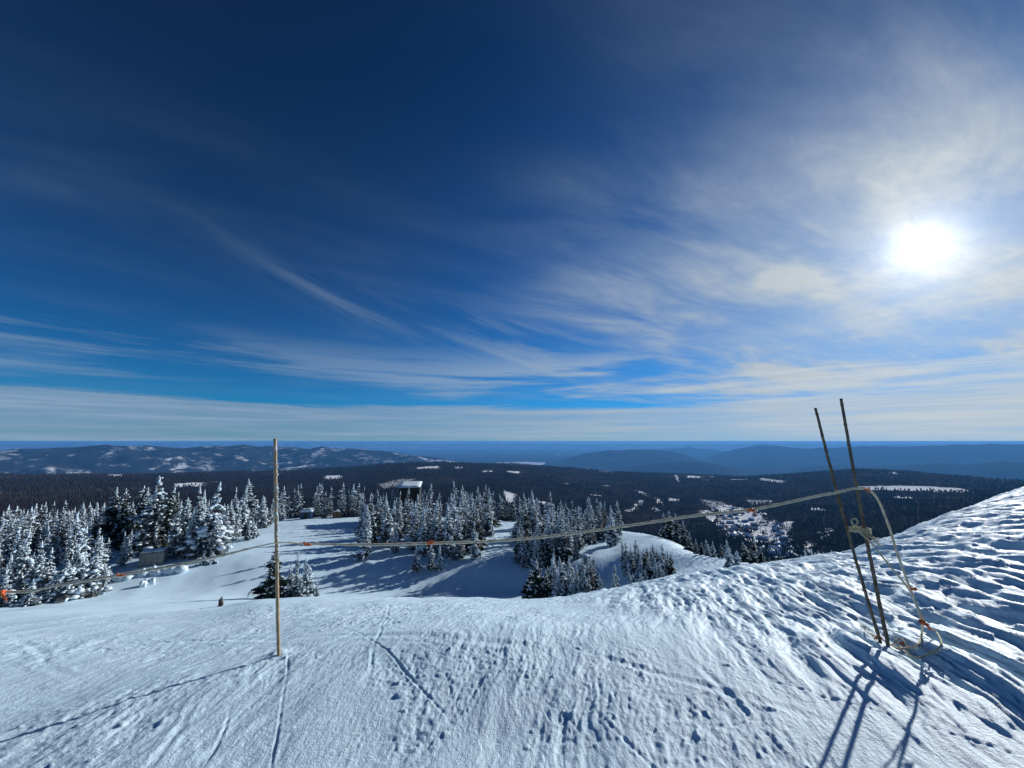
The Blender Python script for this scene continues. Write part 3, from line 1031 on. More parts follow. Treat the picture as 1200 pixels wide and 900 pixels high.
L_AB = 'low bushy snow-plastered fir at the piste edge beside the orange-flagged rope'
for x, yb, yt, w in [(108, 698, 652, 1.0), (92, 700, 655, 1.0), (74, 704, 660, 1.0), (120, 696, 668, .9), (60, 706, 672, .9), (34, 711, 680, .8), (128, 683, 668, .9), (248, 662, 648, 1), (238, 664, 652, 1)]:
    PLACED.append((x, yb))
    tree_px(x, yb, yt, 'bush', L_AB, 'low bushy firs at the piste edge', w)
A_POLY = [(-90, 716), (0, 709), (60, 700), (100, 690), (128, 674), (150, 662), (165, 648), (190, 645), (212, 654), (240, 650), (262, 636), (300, 616), (332, 608), (332, 604), (200, 610), (60, 618), (-90, 628)]
n_done = 0
while n_done < 66:
    x, y = random.uniform(-6, 332), random.uniform(604, 714)
    if not in_poly(np.array([x]), np.array([y]), A_POLY)[0] or any(((x - sx) / srx) ** 2 + ((y - sy) / sry) ** 2 < 1 for sx, sy, srx, sry in [(176, 668, 22, 18), (165, 640, 14, 10), (295, 612, 12, 8)]):
        continue
    if any(abs(x - q[0]) / 5.5 < 1 and abs(y - q[1]) / 3.2 < 1 for q in PLACED):
        continue
    PLACED.append((x, y))
    yt = max(y - random.uniform(22, 54), float(np.interp(x, [-80, 0, 60, 110, 150, 200, 260, 330], [598, 590, 586, 580, 572, 574, 574, 580])) + random.uniform(0, 16))
    if y - yt < 12:
        continue
    tree_px(x, y, yt, random.choice(['heavy', 'heavy', 'mid', 'mid', 'heavy', 'dark']), *lab_a(x), 1.05)
    n_done += 1
L_C = 'fir in the dense clump before the dark hut'
stand([(420, 628), (424, 652), (462, 650), (500, 655), (545, 656), (562, 650), (572, 634), (574, 612), (430, 609)], 44, (5.6, 8.2), ['heavy', 'mid', 'mid', 'heavy', 'dark'], L_C, 'firs in the clump before the hut', (5, 3.2), 1.0)
for x, yb, yt, kd in [(487, 671, 640, 'mid'), (504, 671, 636, 'mid'), (514, 671, 640, 'heavy'), (427, 658, 605, 'heavy'), (556, 655, 612, 'heavy'), (536, 655, 605, 'mid')]:
    tree_px(x, yb, yt, kd, L_C, 'firs in the clump before the hut', 1.15)
L_D = 'fir in the long stand between the open bowl and the sunlit piste'
stand([(600, 632), (604, 660), (650, 662), (668, 650), (700, 640), (728, 640), (735, 634), (722, 622), (660, 618), (608, 614)], 30, (5.2, 7.6), ['mid', 'heavy', 'dark', 'mid'], L_D, 'firs between bowl and piste', (5, 3.0), 1.05)
L_E = 'fir in the tight group just below the summit crest'
for x, yb, yt, kd, w in [(628, 712, 655, 'dark', 1.35), (620, 710, 668, 'dark', 1.2), (640, 711, 668, 'dark', 1.2), (650, 710, 653, 'heavy', 1.0), (660, 710, 652, 'mid', 1.1), (668, 709, 655, 'heavy', 1.0), (676, 708, 660, 'mid', 1.1), (684, 706, 665, 'mid', 1.1), (690, 705, 672, 'mid', 1.0), (655, 712, 670, 'heavy', 1.2), (672, 710, 675, 'heavy', 1.2), (646, 706, 648, 'mid', 1.0)]:
    tree_px(x, yb, yt, kd, L_E, 'firs just below the crest', w * 1.15)
for q in range(18):
    x = random.uniform(622, 696)
    yb = random.uniform(694, 711) - max(0, x - 660) * .16
    tree_px(x, yb, yb - random.uniform(34, 50), random.choice(['mid', 'heavy', 'mid', 'dark']), L_E, 'firs just below the crest', 1.1)
for q in range(16):
    x = random.uniform(606, 676)
    yb = random.uniform(656, 668) - max(0, x - 650) * .3
    tree_px(x, yb, yb - random.uniform(34, 50), random.choice(['mid', 'heavy', 'mid', 'dark']), L_D, 'firs between bowl and piste', 1.0)
L_F = 'slim fir in the loose line behind the summit crest'
for x, yb, yt, kd, w in [(705, 702, 670, 'mid', 1.1), (722, 698, 659, 'mid', .9), (721, 700, 672, 'heavy', 1.1), (738, 697, 660, 'heavy', .8), (744, 696, 672, 'mid', 1.2), (752, 695, 672, 'mid', 1.1), (758, 694, 678, 'heavy', 1.1), (731, 697, 684, 'mid', 1.2), (699, 700, 686, 'mid', 1.2)]:
    tree_px(x, yb, yt, kd, L_F, 'loose line of firs behind the crest', w * 1.15)
for x, yb, yt in [(769, 690, 655), (773, 688, 660)]:
    tree_px(x, yb, yt, 'legs', 'fir with bare lower trunk standing in front of the compact clump beside the sunlit piste', 'bare-legged firs', 1.0)
L_G = 'fir in the compact clump standing alone on the sunlit piste'
for x, yb, yt, kd in [(734, 668, 634, 'mid'), (741, 672, 640, 'mid'), (749, 668, 638, 'mid'), (756, 674, 642, 'dark'), (763, 670, 638, 'mid'), (769, 676, 641, 'dark'), (776, 672, 636, 'mid'), (782, 674, 646, 'mid'), (787, 672, 645, 'dark'), (745, 662, 632, 'mid'), (758, 664, 640, 'dark'), (772, 666, 642, 'mid'), (738, 676, 646, 'mid'), (752, 678, 650, 'heavy'), (762, 679, 652, 'mid'), (778, 678, 648, 'mid'), (784, 668, 644, 'mid'), (731, 660, 634, 'mid'), (767, 660, 636, 'mid')]:
    tree_px(x, yb, yt, kd, L_G, 'firs of the compact clump', 1.25)
L_H = 'dark fir in the line at the drop-off beside the sunlit piste'
for x, yb, yt, kd, w in [(778, 630, 600, 'dark', 1.3), (786, 632, 597, 'dark', 1.4), (794, 634, 599, 'dark', 1.3), (800, 636, 606, 'dark', 1.3), (808, 637, 614, 'dark', 1.3), (815, 638, 620, 'dark', 1.3), (822, 639, 624, 'dark', 1.4), (828, 641, 622, 'mid', 1.4), (836, 643, 624, 'mid', 1.3), (845, 645, 628, 'dark', 1.3), (852, 648, 626, 'mid', 1.3),
                         (874, 660, 634, 'dark', 1.6), (884, 660, 632, 'dark', 1.6), (893, 660, 640, 'dark', 1.3), (902, 661, 649, 'dark', 1.2), (910, 663, 652, 'dark', 1.2)]:
    tree_px(x, yb, yt, kd, L_H, 'dark firs at the drop-off', w)
for x, yb, yt in [(854, 666, 643), (863, 667, 645)]:
    tree_px(x, yb, yt, 'bush', 'squat bushy fir casting a round shadow on the sunlit snow at the drop-off', 'squat bushy firs', .9)
for x, yt in [(948, 645), (958, 644), (966, 647), (975, 649), (986, 647)]:
    a, s = pix_az_slope(x, 700)
    X, Y = 20 * sin(radians(a)), 20 * cos(radians(a))
    Z = float(ground(np.array([X]), np.array([Y]))[0])
    _, st = pix_az_slope(x, yt)
    plant(X, Y, Z, EYE - st * 20 - Z, 'dark', 'dark fir whose tip alone shows over the crest by the leaning poles', 'fir tips over the crest', 1.3)
tree_px(318, 700, 634, 'dark', 'dark full fir with snow-laden boughs directly behind the upright bamboo pole', 'lone firs by the pole', 1.35)
L_I = 'small fir in the tight trio beside the fir behind the bamboo pole'
for x, yb, yt, kd, w in [(340, 698, 658, 'mid', 1.1), (346, 699, 647, 'mid', .9), (358, 699, 649, 'heavy', 1.0), (352, 700, 668, 'mid', 1.2), (371, 699, 679, 'mid', .9)]:
    tree_px(x, yb, yt, kd, L_I, 'trio of small firs', w)

# the many smaller firs standing behind and between those, too thick to count: one mass
LOW = []
for sd_, w_, ri_ in ((61, .18, .6), (62, .20, .42), (63, .16, .55), (64, .21, .22), (65, .17, .75)):
    tr_, cr_, sn_ = make_tree(sd_, w_, ri_, 13, 5, M_NEEDLE2)
    arr = []
    for me_ in (cr_, sn_):
        me_.calc_loop_triangles()
        vv = np.empty(len(me_.vertices) * 3); me_.vertices.foreach_get('co', vv)
        tt = np.empty(len(me_.loop_triangles) * 3, np.int32); me_.loop_triangles.foreach_get('vertices', tt)
        arr.append((vv.reshape(-1, 3), tt.reshape(-1, 3)))
    LOW.append(arr)
    for me_ in (tr_, cr_, sn_):
        bpy.data.meshes.remove(me_)


def thicket(spec):
    random.seed(77)
    VV, TT, MI, o_ = [], [], [], 0
    for poly, n, hgt in spec:
        xs, ys = [p_[0] for p_ in poly], [p_[1] for p_ in poly]
        done = 0
        while done < n:
            x, y = random.uniform(min(xs), max(xs)), random.uniform(min(ys), max(ys))
            if not in_poly(np.array([x]), np.array([y]), poly)[0]:
                continue
            X, Y, Z = pix2ground(x, y)
            h = random.uniform(*hgt)
            w = h * random.uniform(.9, 1.25)
            an = random.uniform(0, 6.28)
            R_ = np.array([[cos(an), -sin(an), 0], [sin(an), cos(an), 0], [0, 0, 1]])
            for k_, (vv, tt) in enumerate(random.choice(LOW)):
                VV.append((vv * (w, w, h)) @ R_.T + (X, Y, Z - .1))
                TT.append(tt + o_)
                MI.append(np.full(len(tt), k_, np.int32))
                o_ += len(vv)
            done += 1
    me_ = mesh_np('fir_thicket', np.concatenate(VV), np.concatenate(TT), M_NEEDLE2, False)
    me_.materials.append(M_TSNOW)
    me_.polygons.foreach_set('material_index', np.concatenate(MI))
    link('fir_thicket', me_, kind='stuff', label='crowded smaller firs filling the gaps in the stands', category='thicket')


thicket([([(-60, 668), (40, 664), (120, 650), (160, 634), (215, 632), (262, 622), (262, 612), (100, 618), (-60, 628)], 100, (3.6, 6.4)),
         ([(322, 607), (352, 607), (352, 604), (322, 604)], 11, (5.5, 8.5)),
         ([(364, 607), (389, 607), (389, 604), (364, 604)], 10, (5.5, 8.5)), ([(399, 607), (430, 607), (430, 604), (399, 604)], 14, (5.5, 8.5)),
         ([(545, 607), (620, 612), (620, 607), (545, 603)], 24, (5.0, 7.5)),
         ([(428, 630), (440, 645), (500, 648), (552, 648), (568, 630), (572, 612), (432, 608)], 60, (5.0, 7.6)),
         ([(606, 630), (612, 654), (650, 656), (690, 640), (725, 636), (715, 622), (620, 616)], 44, (4.6, 7.0))])

# ------------------------------------------------------------------ forest beyond the brow: one mass
def gn_forest(name, pts, scales, mat, label):
    me = bpy.data.meshes.new(name)
    me.vertices.add(len(pts))
    me.vertices.foreach_set('co', np.asarray(pts, np.float32).ravel())
    a_ = me.attributes.new('tree_size', 'FLOAT_VECTOR', 'POINT')
    a_.data.foreach_set('vector', np.asarray(scales, np.float32).ravel())
    o = link(name, me, kind='stuff', label=label, category='forest')
    ng = bpy.data.node_groups.new(name, 'GeometryNodeTree')
    ng.interface.new_socket('Geometry', in_out='INPUT', socket_type='NodeSocketGeometry')
    ng.interface.new_socket('Geometry', in_out='OUTPUT', socket_type='NodeSocketGeometry')
    gi, go = ng.nodes.new('NodeGroupInput'), ng.nodes.new('NodeGroupOutput')
    cone = ng.nodes.new('GeometryNodeMeshCone')
    cone.inputs['Vertices'].default_value = 6
    cone.inputs['Radius Top'].default_value = 0.0
    cone.inputs['Radius Bottom'].default_value = 0.17
    cone.inputs['Depth'].default_value = 1.0
    sm = ng.nodes.new('GeometryNodeSetMaterial')
    sm.inputs['Material'].default_value = mat
    iop = ng.nodes.new('GeometryNodeInstanceOnPoints')
    na_ = ng.nodes.new('GeometryNodeInputNamedAttribute')
    na_.data_type = 'FLOAT_VECTOR'
    na_.inputs['Name'].default_value = 'tree_size'
    ng.links.new(gi.outputs[0], iop.inputs['Points'])
    ng.links.new(cone.outputs['Mesh'], sm.inputs['Geometry'])
    ng.links.new(sm.outputs[0], iop.inputs['Instance'])
    ng.links.new(na_.outputs[0], iop.inputs['Scale'])
    ng.links.new(iop.outputs[0], go.inputs[0])
    md = o.modifiers.new('forest', 'NODES')
    md.node_group = ng
    return o


M_FOREST, nt, b = material('forest_conifers')
p = geo_pos(nt)
n1 = noise(nt, p, 0.11, 4, 0.7)
n2 = noise(nt, p, 0.0013, 4, 0.6)
cf = mixcol(nt, n1.smooth(0.42, 0.72), (0.022, 0.018, 0.016), (0.058, 0.050, 0.046))
nt.links.new(mixcol(nt, n2.smooth(0.50, 0.66) * 0.7, cf, (0.085, 0.072, 0.064)), b.inputs['Base Color'])
b.inputs['Roughness'].default_value = 0.95
b.inputs['Specular IOR Level'].default_value = 0.0


def scatter(n, r0, r1, a0, a1, keep, size):
    u = RNG.random(n)
    R = np.exp(math.log(r0) + u * math.log(r1 / r0))
    A = np.radians(RNG.uniform(a0, a1, n))
    X, Y = R * np.sin(A), R * np.cos(A)
    ok = snow_mask(X, Y) < keep
    X, Y, R = X[ok], Y[ok], R[ok]
    h = RNG.uniform(*size, len(X)) * (0.8 + 0.35 * perlin(X / 300, Y / 300, 60))
    Z = valley_z(X, Y) + 0.5 * h - 0.4
    w = h * RNG.uniform(0.85, 1.5, len(X)) * np.clip(R / 2200, 1, 2.2)
    return np.stack([X, Y, Z], -1), np.stack([w, w, h], -1)


P1, S1 = scatter(90000, 750, 6300, -64, 64, 0.42, (11, 20))
gn_forest('valley_forest', P1, S1, M_FOREST, 'dark conifer forest covering the valley and the plateau')
P2, S2 = scatter(9000, 262, 800, -64, 64, 2.0, (7, 13))
gn_forest('hillside_forest', P2, S2, M_FOREST, 'conifers on the hidden hillside under the snowy brow')

# ------------------------------------------------------------------ buildings
M_HUTWALL = simple('dark_cladding', (0.012, 0.016, 0.017), (0.030, 0.036, 0.036), 3.0, 0.6)
M_TRIM = simple('dark_trim', (0.02, 0.02, 0.02), (0.05, 0.048, 0.045), 6.0, 0.6)
M_SHED = simple('grey_painted_steel', (0.16, 0.18, 0.17), (0.24, 0.26, 0.25), 5.0, 0.55)
M_BLUE = simple('blue_painted_wood', (0.03, 0.08, 0.16), (0.05, 0.11, 0.20), 5.0, 0.6)
M_WOOD = simple('weathered_brown_wood', (0.08, 0.045, 0.028), (0.16, 0.09, 0.055), 9.0, 0.8)
M_GLASS, nt, b = material('dark_window')
b.inputs['Base Color'].default_value = (0.02, 0.03, 0.04, 1)
b.inputs['Roughness'].default_value = 0.1


def drift(mb, x0, x1, y0, y1, z0, th, sl=0.0, n=8, edge=0.12):
    """a soft-edged slab of snow lying on a roof"""
    vs, fs = [], []
    for j in range(n + 1):
        for i in range(n + 1):
            u, v = i / n, j / n
            e = min(u, 1 - u, v, 1 - v)
            h = th * (0.35 + 0.65 * min(1, e / edge)) * random.uniform(.85, 1.15)
            x, y = x0 + (x1 - x0) * u, y0 + (y1 - y0) * v
            vs.append((x, y, z0 + sl * (y - y0) + h))
    top = len(vs)
    for j in range(n + 1):
        for i in range(n + 1):
            u, v = i / n, j / n
            vs.append((x0 + (x1 - x0) * u, y0 + (y1 - y0) * v, z0 + sl * (y1 - y0) * v))
    w = n + 1
    for j in range(n):
        for i in range(n):
            a_ = j * w + i
            fs.append((a_, a_ + 1, a_ + w + 1, a_ + w))
            fs.append((top + a_, top + a_ + w, top + a_ + w + 1, top + a_ + 1))
    for i in range(n):
        for a_, b_ in ((i, i + 1), (n * w + i + 1, n * w + i)):
            fs.append((a_, top + a_, top + b_, b_))
        for a_, b_ in (((i + 1) * w, i * w), (i * w + n, (i + 1) * w + n)):
            fs.append((a_, top + a_, top + b_, b_))
    mb.add(vs, fs)


def part(root, name, mat, build, smooth=False, label=None):
    mb = MB()
    build(mb)
    o = link(name, mb.mesh(name, mat, smooth), root)
    if label:
        o['label'] = label
    return o


def root_at(name, X, Y, Z, rot, label, cat, group=None):
    o = link(name, None, label=label, category=cat)
    if group:
        o['group'] = group
    o.location = (X, Y, Z)
    o.rotation_euler = (0, 0, rot)
    return o


def facing(X, Y, extra=0.0):
    return -atan2(X, Y) + extra


# the dark summit hut
X, Y, Z = pix2ground(478, 612)
hw = 23 / F_PX * Y * 0.5
dpt = 5.5
zt = at_depth(478, 573, Y)[2] - Z
hut = root_at('summit_hut', X, Y, Z, facing(X, Y, radians(-6)), 'tall dark hut with a white snow-covered roof rising behind the firs', 'hut')
part(hut, 'wall', M_HUTWALL, lambda m: m.box(-hw, hw, 0, dpt, -1.5, zt))
for i in range(9):
    xx = -hw + 2 * hw * (i + .5) / 9
    part(hut, 'cladding_panel', M_HUTWALL, lambda m: m.box(xx - hw / 9 * .93, xx + hw / 9 * .93, -0.09, -0.003, -1.4, zt - .35))
rf = part(hut, 'roof', M_TRIM, lambda m: m.add([(-hw - .2, -.3, zt - .02), (hw + .2, -.3, zt - .02), (hw + .2, dpt + .2, zt + .75), (-hw - .2, dpt + .2, zt + .75), (-hw - .2, -.3, zt + .26), (hw + .2, -.3, zt + .26), (hw + .2, dpt + .2, zt + 1.03), (-hw - .2, dpt + .2, zt + 1.03)],
                                             [(0, 3, 2, 1), (4, 5, 6, 7), (0, 1, 5, 4), (1, 2, 6, 5), (2, 3, 7, 6), (3, 0, 4, 7)]))
part(rf, 'snow', M_TSNOW, lambda m: drift(m, -hw - .18, hw + .18, -.25, dpt + .15, zt + .28, .32, .77 / (dpt + 1.1)), True)
part(hut, 'door', M_TRIM, lambda m: m.box(-.6, .6, -.14, -.095, 0, 2.1))
for xx in (-hw * .6, hw * .6):
    part(hut, 'window', M_GLASS, lambda m: m.box(xx - .6, xx + .6, -.13, -.095, 1.6, 2.8))

# grey utility shed by the piste
X, Y, Z = pix2ground(176, 666)
sw = 17 / F_PX * hypot(X, Y) * .5 * 0.92
sh = px_height(176, 666, 651, X, Y)
shed = root_at('utility_shed', X, Y, Z, facing(X, Y, radians(-12)), 'small grey panelled utility shed topped with snow at the forest edge', 'shed')
part(shed, 'body', M_SHED, lambda m: m.box(-sw, sw, 0, sw * 1.5, -.4, sh))
for i in range(4):
    xx = -sw + 2 * sw * (i + .5) / 4
    part(shed, 'panel', M_SHED, lambda m: m.box(xx - sw / 4 * .88, xx + sw / 4 * .88, -.05, -.003, .04, sh - .08))
part(shed, 'roof', M_TRIM, lambda m: m.box(-sw - .08, sw + .08, -.12, sw * 1.5 + .08, sh + .002, sh + .07))
for xx in (-sw * .5, sw * .5):
    part(shed, 'snow', M_TSNOW, lambda m: drift(m, xx - sw * .48, xx + sw * .48, -.08, sw * 1.5, sh + .072, .16), True)

# snow-roofed shelter in the stand
X, Y, Z = pix2ground(295, 616)
d = hypot(X, Y)
cw = 19 / F_PX * d * .5
ch = px_height(295, 616, 603, X, Y)
cab = root_at('snow_shelter', X, Y, Z, facing(X, Y, radians(20)), 'little wooden shelter under a thick snow roof among the firs', 'shelter')
for sx in (-1, 1):
    for sy in (0.1, 1.5):
        part(cab, 'post', M_WOOD, lambda m: m.box(sx * cw * .8 - .12, sx * cw * .8 + .12, sy * cw - .12, sy * cw + .12, -.5, ch))
part(cab, 'wall', M_WOOD, lambda m: m.box(-cw * .76, cw * .76, cw * .5, cw * 1.45, -.4, ch - .02))
rf = part(cab, 'roof', M_WOOD, lambda m: m.box(-cw * 1.05, cw * 1.05, -.2, cw * 1.8, ch + .002, ch + .18))
part(rf, 'snow', M_TSNOW, lambda m: drift(m, -cw * 1.1, cw * 1.1, -.3, cw * 1.85, ch + .182, px_height(295, 603, 596, X, Y), .1, 8, .3), True)

# blue box and brown board on the brow
X, Y, Z = pix2ground(358, 609)
bw = 10 / F_PX * hypot(X, Y) * .5
bh = px_height(358, 609, 602, X, Y)
bl = root_at('ticket_hut', X, Y, Z, facing(X, Y, radians(-15)), 'small blue hut with snowy roof at the end of the upper piste', 'hut')
part(bl, 'wall', M_BLUE, lambda m: m.box(-bw, bw, 0, bw * 1.7, -.5, bh))
part(bl, 'door', M_TRIM, lambda m: m.box(-.4, .4, -.05, -.003, 0, 1.9))
rf = part(bl, 'roof', M_TRIM, lambda m: m.box(-bw - .2, bw + .2, -.25, bw * 1.7 + .2, bh + .002, bh + .16))
part(rf, 'snow', M_TSNOW, lambda m: drift(m, -bw - .18, bw + .18, -.2, bw * 1.7 + .15, bh + .162, .6), True)
X, Y, Z = pix2ground(394, 608)
bw = 7 / F_PX * hypot(X, Y) * .5
b0, b1 = px_height(394, 608, 607, X, Y), px_height(394, 608, 600, X, Y)
sg = root_at('trail_sign', X, Y, Z, facing(X, Y), 'brown wooden notice board at the edge of the upper piste', 'sign')
part(sg, 'board', M_WOOD, lambda m: m.box(-bw, bw, -.06, .06, b0, b1))
for sx in (-1, 1):
    part(sg, 'post', M_WOOD, lambda m: m.box(sx * bw * .8 - .06, sx * bw * .8 + .06, .064, .18, -.5, b1))
part(sg, 'snow', M_TSNOW, lambda m: drift(m, -bw, bw, -.1, .2, b1 + .003, .22, 0, 4), True)

# snow-drifted cabinet in the small bowl
X, Y, Z = pix2ground(687, 660)
bw = 7 / F_PX * hypot(X, Y) * .5
bh = px_height(687, 660, 651, X, Y)
cb = root_at('snow_cabinet', X, Y, Z, facing(X, Y, radians(-35)), 'snow-drifted cabinet on the open snow beside the long stand', 'cabinet')
part(cb, 'body', M_SHED, lambda m: m.box(-bw, bw, -bw, bw, -.4, bh * .8))
part(cb, 'lid', M_SHED, lambda m: m.box(-bw * 1.06, bw * 1.06, -bw * 1.06, bw * 1.06, bh * .8 + .002, bh * .86))
part(cb, 'snow', M_TSNOW, lambda m: drift(m, -bw * 1.1, bw * 1.1, -bw * 1.1, bw * 1.1, bh * .86 + .002, bh * .22, 0, 6, .3), True)


# ploughed snow blocks next to the shed
def snow_block(x, yb, hpx, wpx, label):
    X, Y, Z = pix2ground(x, yb)
    d = hypot(X, Y)
    w = wpx / F_PX * d * .5
    h = px_height(x, yb, yb - hpx, X, Y)
    mb = MB()
    for q in range(7):
        t = q / 6 - .5
        mb.lump((t * 1.6 * w, random.uniform(-.3, .3) * w, h * .25 * random.uniform(.8, 1.3)), w * .42, w * .45, h * random.uniform(.5, .9), .35)
    o = link('snow_heap', mb.mesh('snow_heap', M_TSNOW), label=label, category='snow heap', group='snow heaps by the shed', kind='stuff')
    o.location = (X, Y, Z)
    o.rotation_euler = (0, 0, facing(X, Y))


for x, yb, hp, wp in [(155, 679, 6, 22), (172, 676, 9, 10), (172, 690, 8, 8), (196, 674, 7, 22), (208, 672, 8, 10), (235, 661, 6, 6)]:
    snow_block(x, yb, hp, wp, 'lumpy heap of cleared snow on the piste edge in front of the grey shed')

# small dark stub on the slope
X, Y, Z = pix2ground(257, 712, 7.0, 16.0)
h = px_height(257, 712, 701, X, Y)
mb = MB()
mb.tube([(0, 0, -.1), (.02, 0, h * .35), (.06 * h, 0, h * .7), (.10 * h, .02, h)], [h * .22, h * .24, h * .19, h * .06], 8)
mb.tube([(.02, 0, h * .5), (.25 * h, 0, h * .66)], [h * .08, h * .04], 6)
st = link('tree_stump', mb.mesh('tree_stump', M_BARK), label='little dark stub poking out of the snow past the bamboo pole', category='stump')
st.location = (X, Y, Z)

# chalets of the village
M_CHALET = simple('chalet_walls', (0.05, 0.04, 0.035), (0.14, 0.11, 0.09), 0.4, 0.8)
mw = MB(); mw.box(-.5, .5, -.4, .4, -.2, .5)
MW = mw.mesh('wall', M_CHALET, False)
mr = MB()
mr.add([(-.58, -.5, .46), (.58, -.5, .46), (.58, .5, .46), (-.58, .5, .46), (-.58, 0, .86), (.58, 0, .86)], [(0, 1, 5, 4), (2, 3, 4, 5), (1, 2, 5), (3, 0, 4), (0, 3, 2, 1)])
MR = mr.mesh('roof', M_TSNOW, False)
random.seed(33)
n = 0
vx, vy = [p_[0] for p_ in VILLAGE], [p_[1] for p_ in VILLAGE]
while n < 110:
    x, y = random.uniform(min(vx), max(vx)), random.uniform(min(vy), max(vy))
    if not in_poly(np.array([x]), np.array([y]), VILLAGE)[0]:
        continue
    X, Y, Z = pix2ground(x, y, 700, 9000, far=True)
    o = root_at('chalet', X, Y, Z, random.uniform(0, pi), 'tiny snow-roofed chalet in the valley village', 'chalet', 'chalets of the valley village')
    sz = random.uniform(10, 19)
    o.scale = (sz * random.uniform(1, 1.7), sz, sz * .8)
    link('wall', MW, o)
    link('roof', MR, o)
    n += 1

# ------------------------------------------------------------------ bamboo poles and rope
M_BAMBOO, nt, b = material('weathered_bamboo')
p = obj_coord(nt)
n1 = noise(nt, p, 7.0, 5, 0.6)
n2 = noise(nt, p, 60.0, 3, 0.6)
bc = mixcol(nt, n1.smooth(0.3, 0.7), (0.34, 0.23, 0.12), (0.52, 0.39, 0.23))
nt.links.new(mixcol(nt, n2.smooth(0.55, 0.75) * 0.6, bc, (0.20, 0.14, 0.09)), b.inputs['Base Color'])
b.inputs['Roughness'].default_value = 0.5
bump(nt, b, n2, 0.3, 0.002)
M_DBAMBOO, nt, b = material('grey_backlit_bamboo')
p = obj_coord(nt)
n1 = noise(nt, p, 9.0, 5, 0.65)
n2 = noise(nt, p, 70.0, 4, 0.65)
bc = mixcol(nt, n1.smooth(0.35, 0.68), (0.10, 0.070, 0.044), (0.25, 0.19, 0.125))  # dark brown carries the backlit shade of the leaning poles
nt.links.new(mixcol(nt, n2.smooth(0.6, 0.75) * 0.7, bc, (0.32, 0.30, 0.27)), b.inputs['Base Color'])
bump(nt, b, n2, 0.6, 0.004)
M_ROPE, nt, b = material('frosted_rope')
p = obj_coord(nt)
n1 = noise(nt, p, 24.0, 5, 0.65)
wv = nt.nodes.new('ShaderNodeTexWave')
wv.inputs['Scale'].default_value = 26.0
wv.inputs['Distortion'].default_value = 1.5
nt.links.new(p, wv.inputs['Vector'])
rc = mixcol(nt, n1.smooth(0.35, 0.66), (0.62, 0.54, 0.38), (0.84, 0.78, 0.62))
nt.links.new(mixcol(nt, S(nt, wv.outputs['Fac']) * 0.35, rc, (0.45, 0.37, 0.25)), b.inputs['Base Color'])
b.inputs['Roughness'].default_value = 0.9
b.inputs['Subsurface Weight'].default_value = 0.5
b.inputs['Subsurface Radius'].default_value = (0.02, 0.018, 0.014)
b.inputs['Subsurface Scale'].default_value = 1.0
bump(nt, b, S(nt, wv.outputs['Fac']) + n1 * 0.6, 0.7, 0.004)
M_CORD = simple('yellowed_cord', (0.42, 0.36, 0.22), (0.60, 0.53, 0.36), 40.0, 0.85, 0.002)
M_ORANGE, nt, b = material('orange_flagging_tape')
p = obj_coord(nt)
n1 = noise(nt, p, 20.0, 4, 0.6)
nt.links.new(mixcol(nt, n1.smooth(0.35, 0.65), (0.72, 0.11, 0.03), (0.85, 0.20, 0.06)), b.inputs['Base Color'])
b.inputs['Roughness'].default_value = 0.45
try:
    b.inputs['Transmission Weight'].default_value = 0.0
except KeyError:
    pass


def bamboo(base, top, r0, r1, mat, label, nodes, seed, bend=0.0):
    random.seed(seed)
    b0, t0 = np.array(base), np.array(top)
    ax = t0 - b0
    L = np.linalg.norm(ax)
    root = link('bamboo_pole', None, label=label, category='pole')
    root.location = base
    side = np.cross(ax / L, (0, 1, 0))
    pts, rad = [], []
    n_ = 46
    for i in range(n_ + 1):
        t = i / n_
        q = ax * t + side * bend * sin(pi * t) + np.array((random.uniform(-1, 1), random.uniform(-1, 1), 0)) * .0012
        pts.append(q)
        rad.append((r0 + (r1 - r0) * t) * random.uniform(.97, 1.03))
    pts = [pts[0] - ax / L * .25] + pts
    rad = [rad[0]] + rad
    mb = MB()
    mb.tube(pts, rad, 14)
    link('culm', mb.mesh('culm', mat), root)
    for k_ in range(nodes):
        t = (k_ + .6 + random.uniform(-.15, .15)) / nodes
        c_ = ax * t + side * bend * sin(pi * t)
        rr = r0 + (r1 - r0) * t
        u = ax / L
        mb = MB()
        mb.tube([c_ - u * .011, c_ - u * .004, c_ + u * .003, c_ + u * .012], [rr * 1.0, rr * 1.16, rr * 1.13, rr * 1.0], 14, False)
        link('node_ring', mb.mesh('node_ring', mat), root)
    return root


PL = near_hit(326.5, 769)

TL = at_depth(322.5, 514, PL[1])
pole1 = bamboo(PL, TL, .0125, .0135, M_BAMBOO, 'upright tan bamboo pole planted alone in the snow holding the rope', 9, 3, .004)
mb = MB()
random.seed(5)
axv = np.array(TL) - np.array(PL)
for k_ in range(70):
    t = random.uniform(.38, .98)
    c_ = axv * t
    e = random.uniform(.003, .0075)
    mb.lump((c_[0] + .0125 + random.uniform(-.003, .003), c_[1] - .004 + random.uniform(-.01, .01), c_[2]), e, e, e * random.uniform(1, 2.2), .3)
link('rime', mb.mesh('rime', M_TSNOW), pole1, kind='stuff')

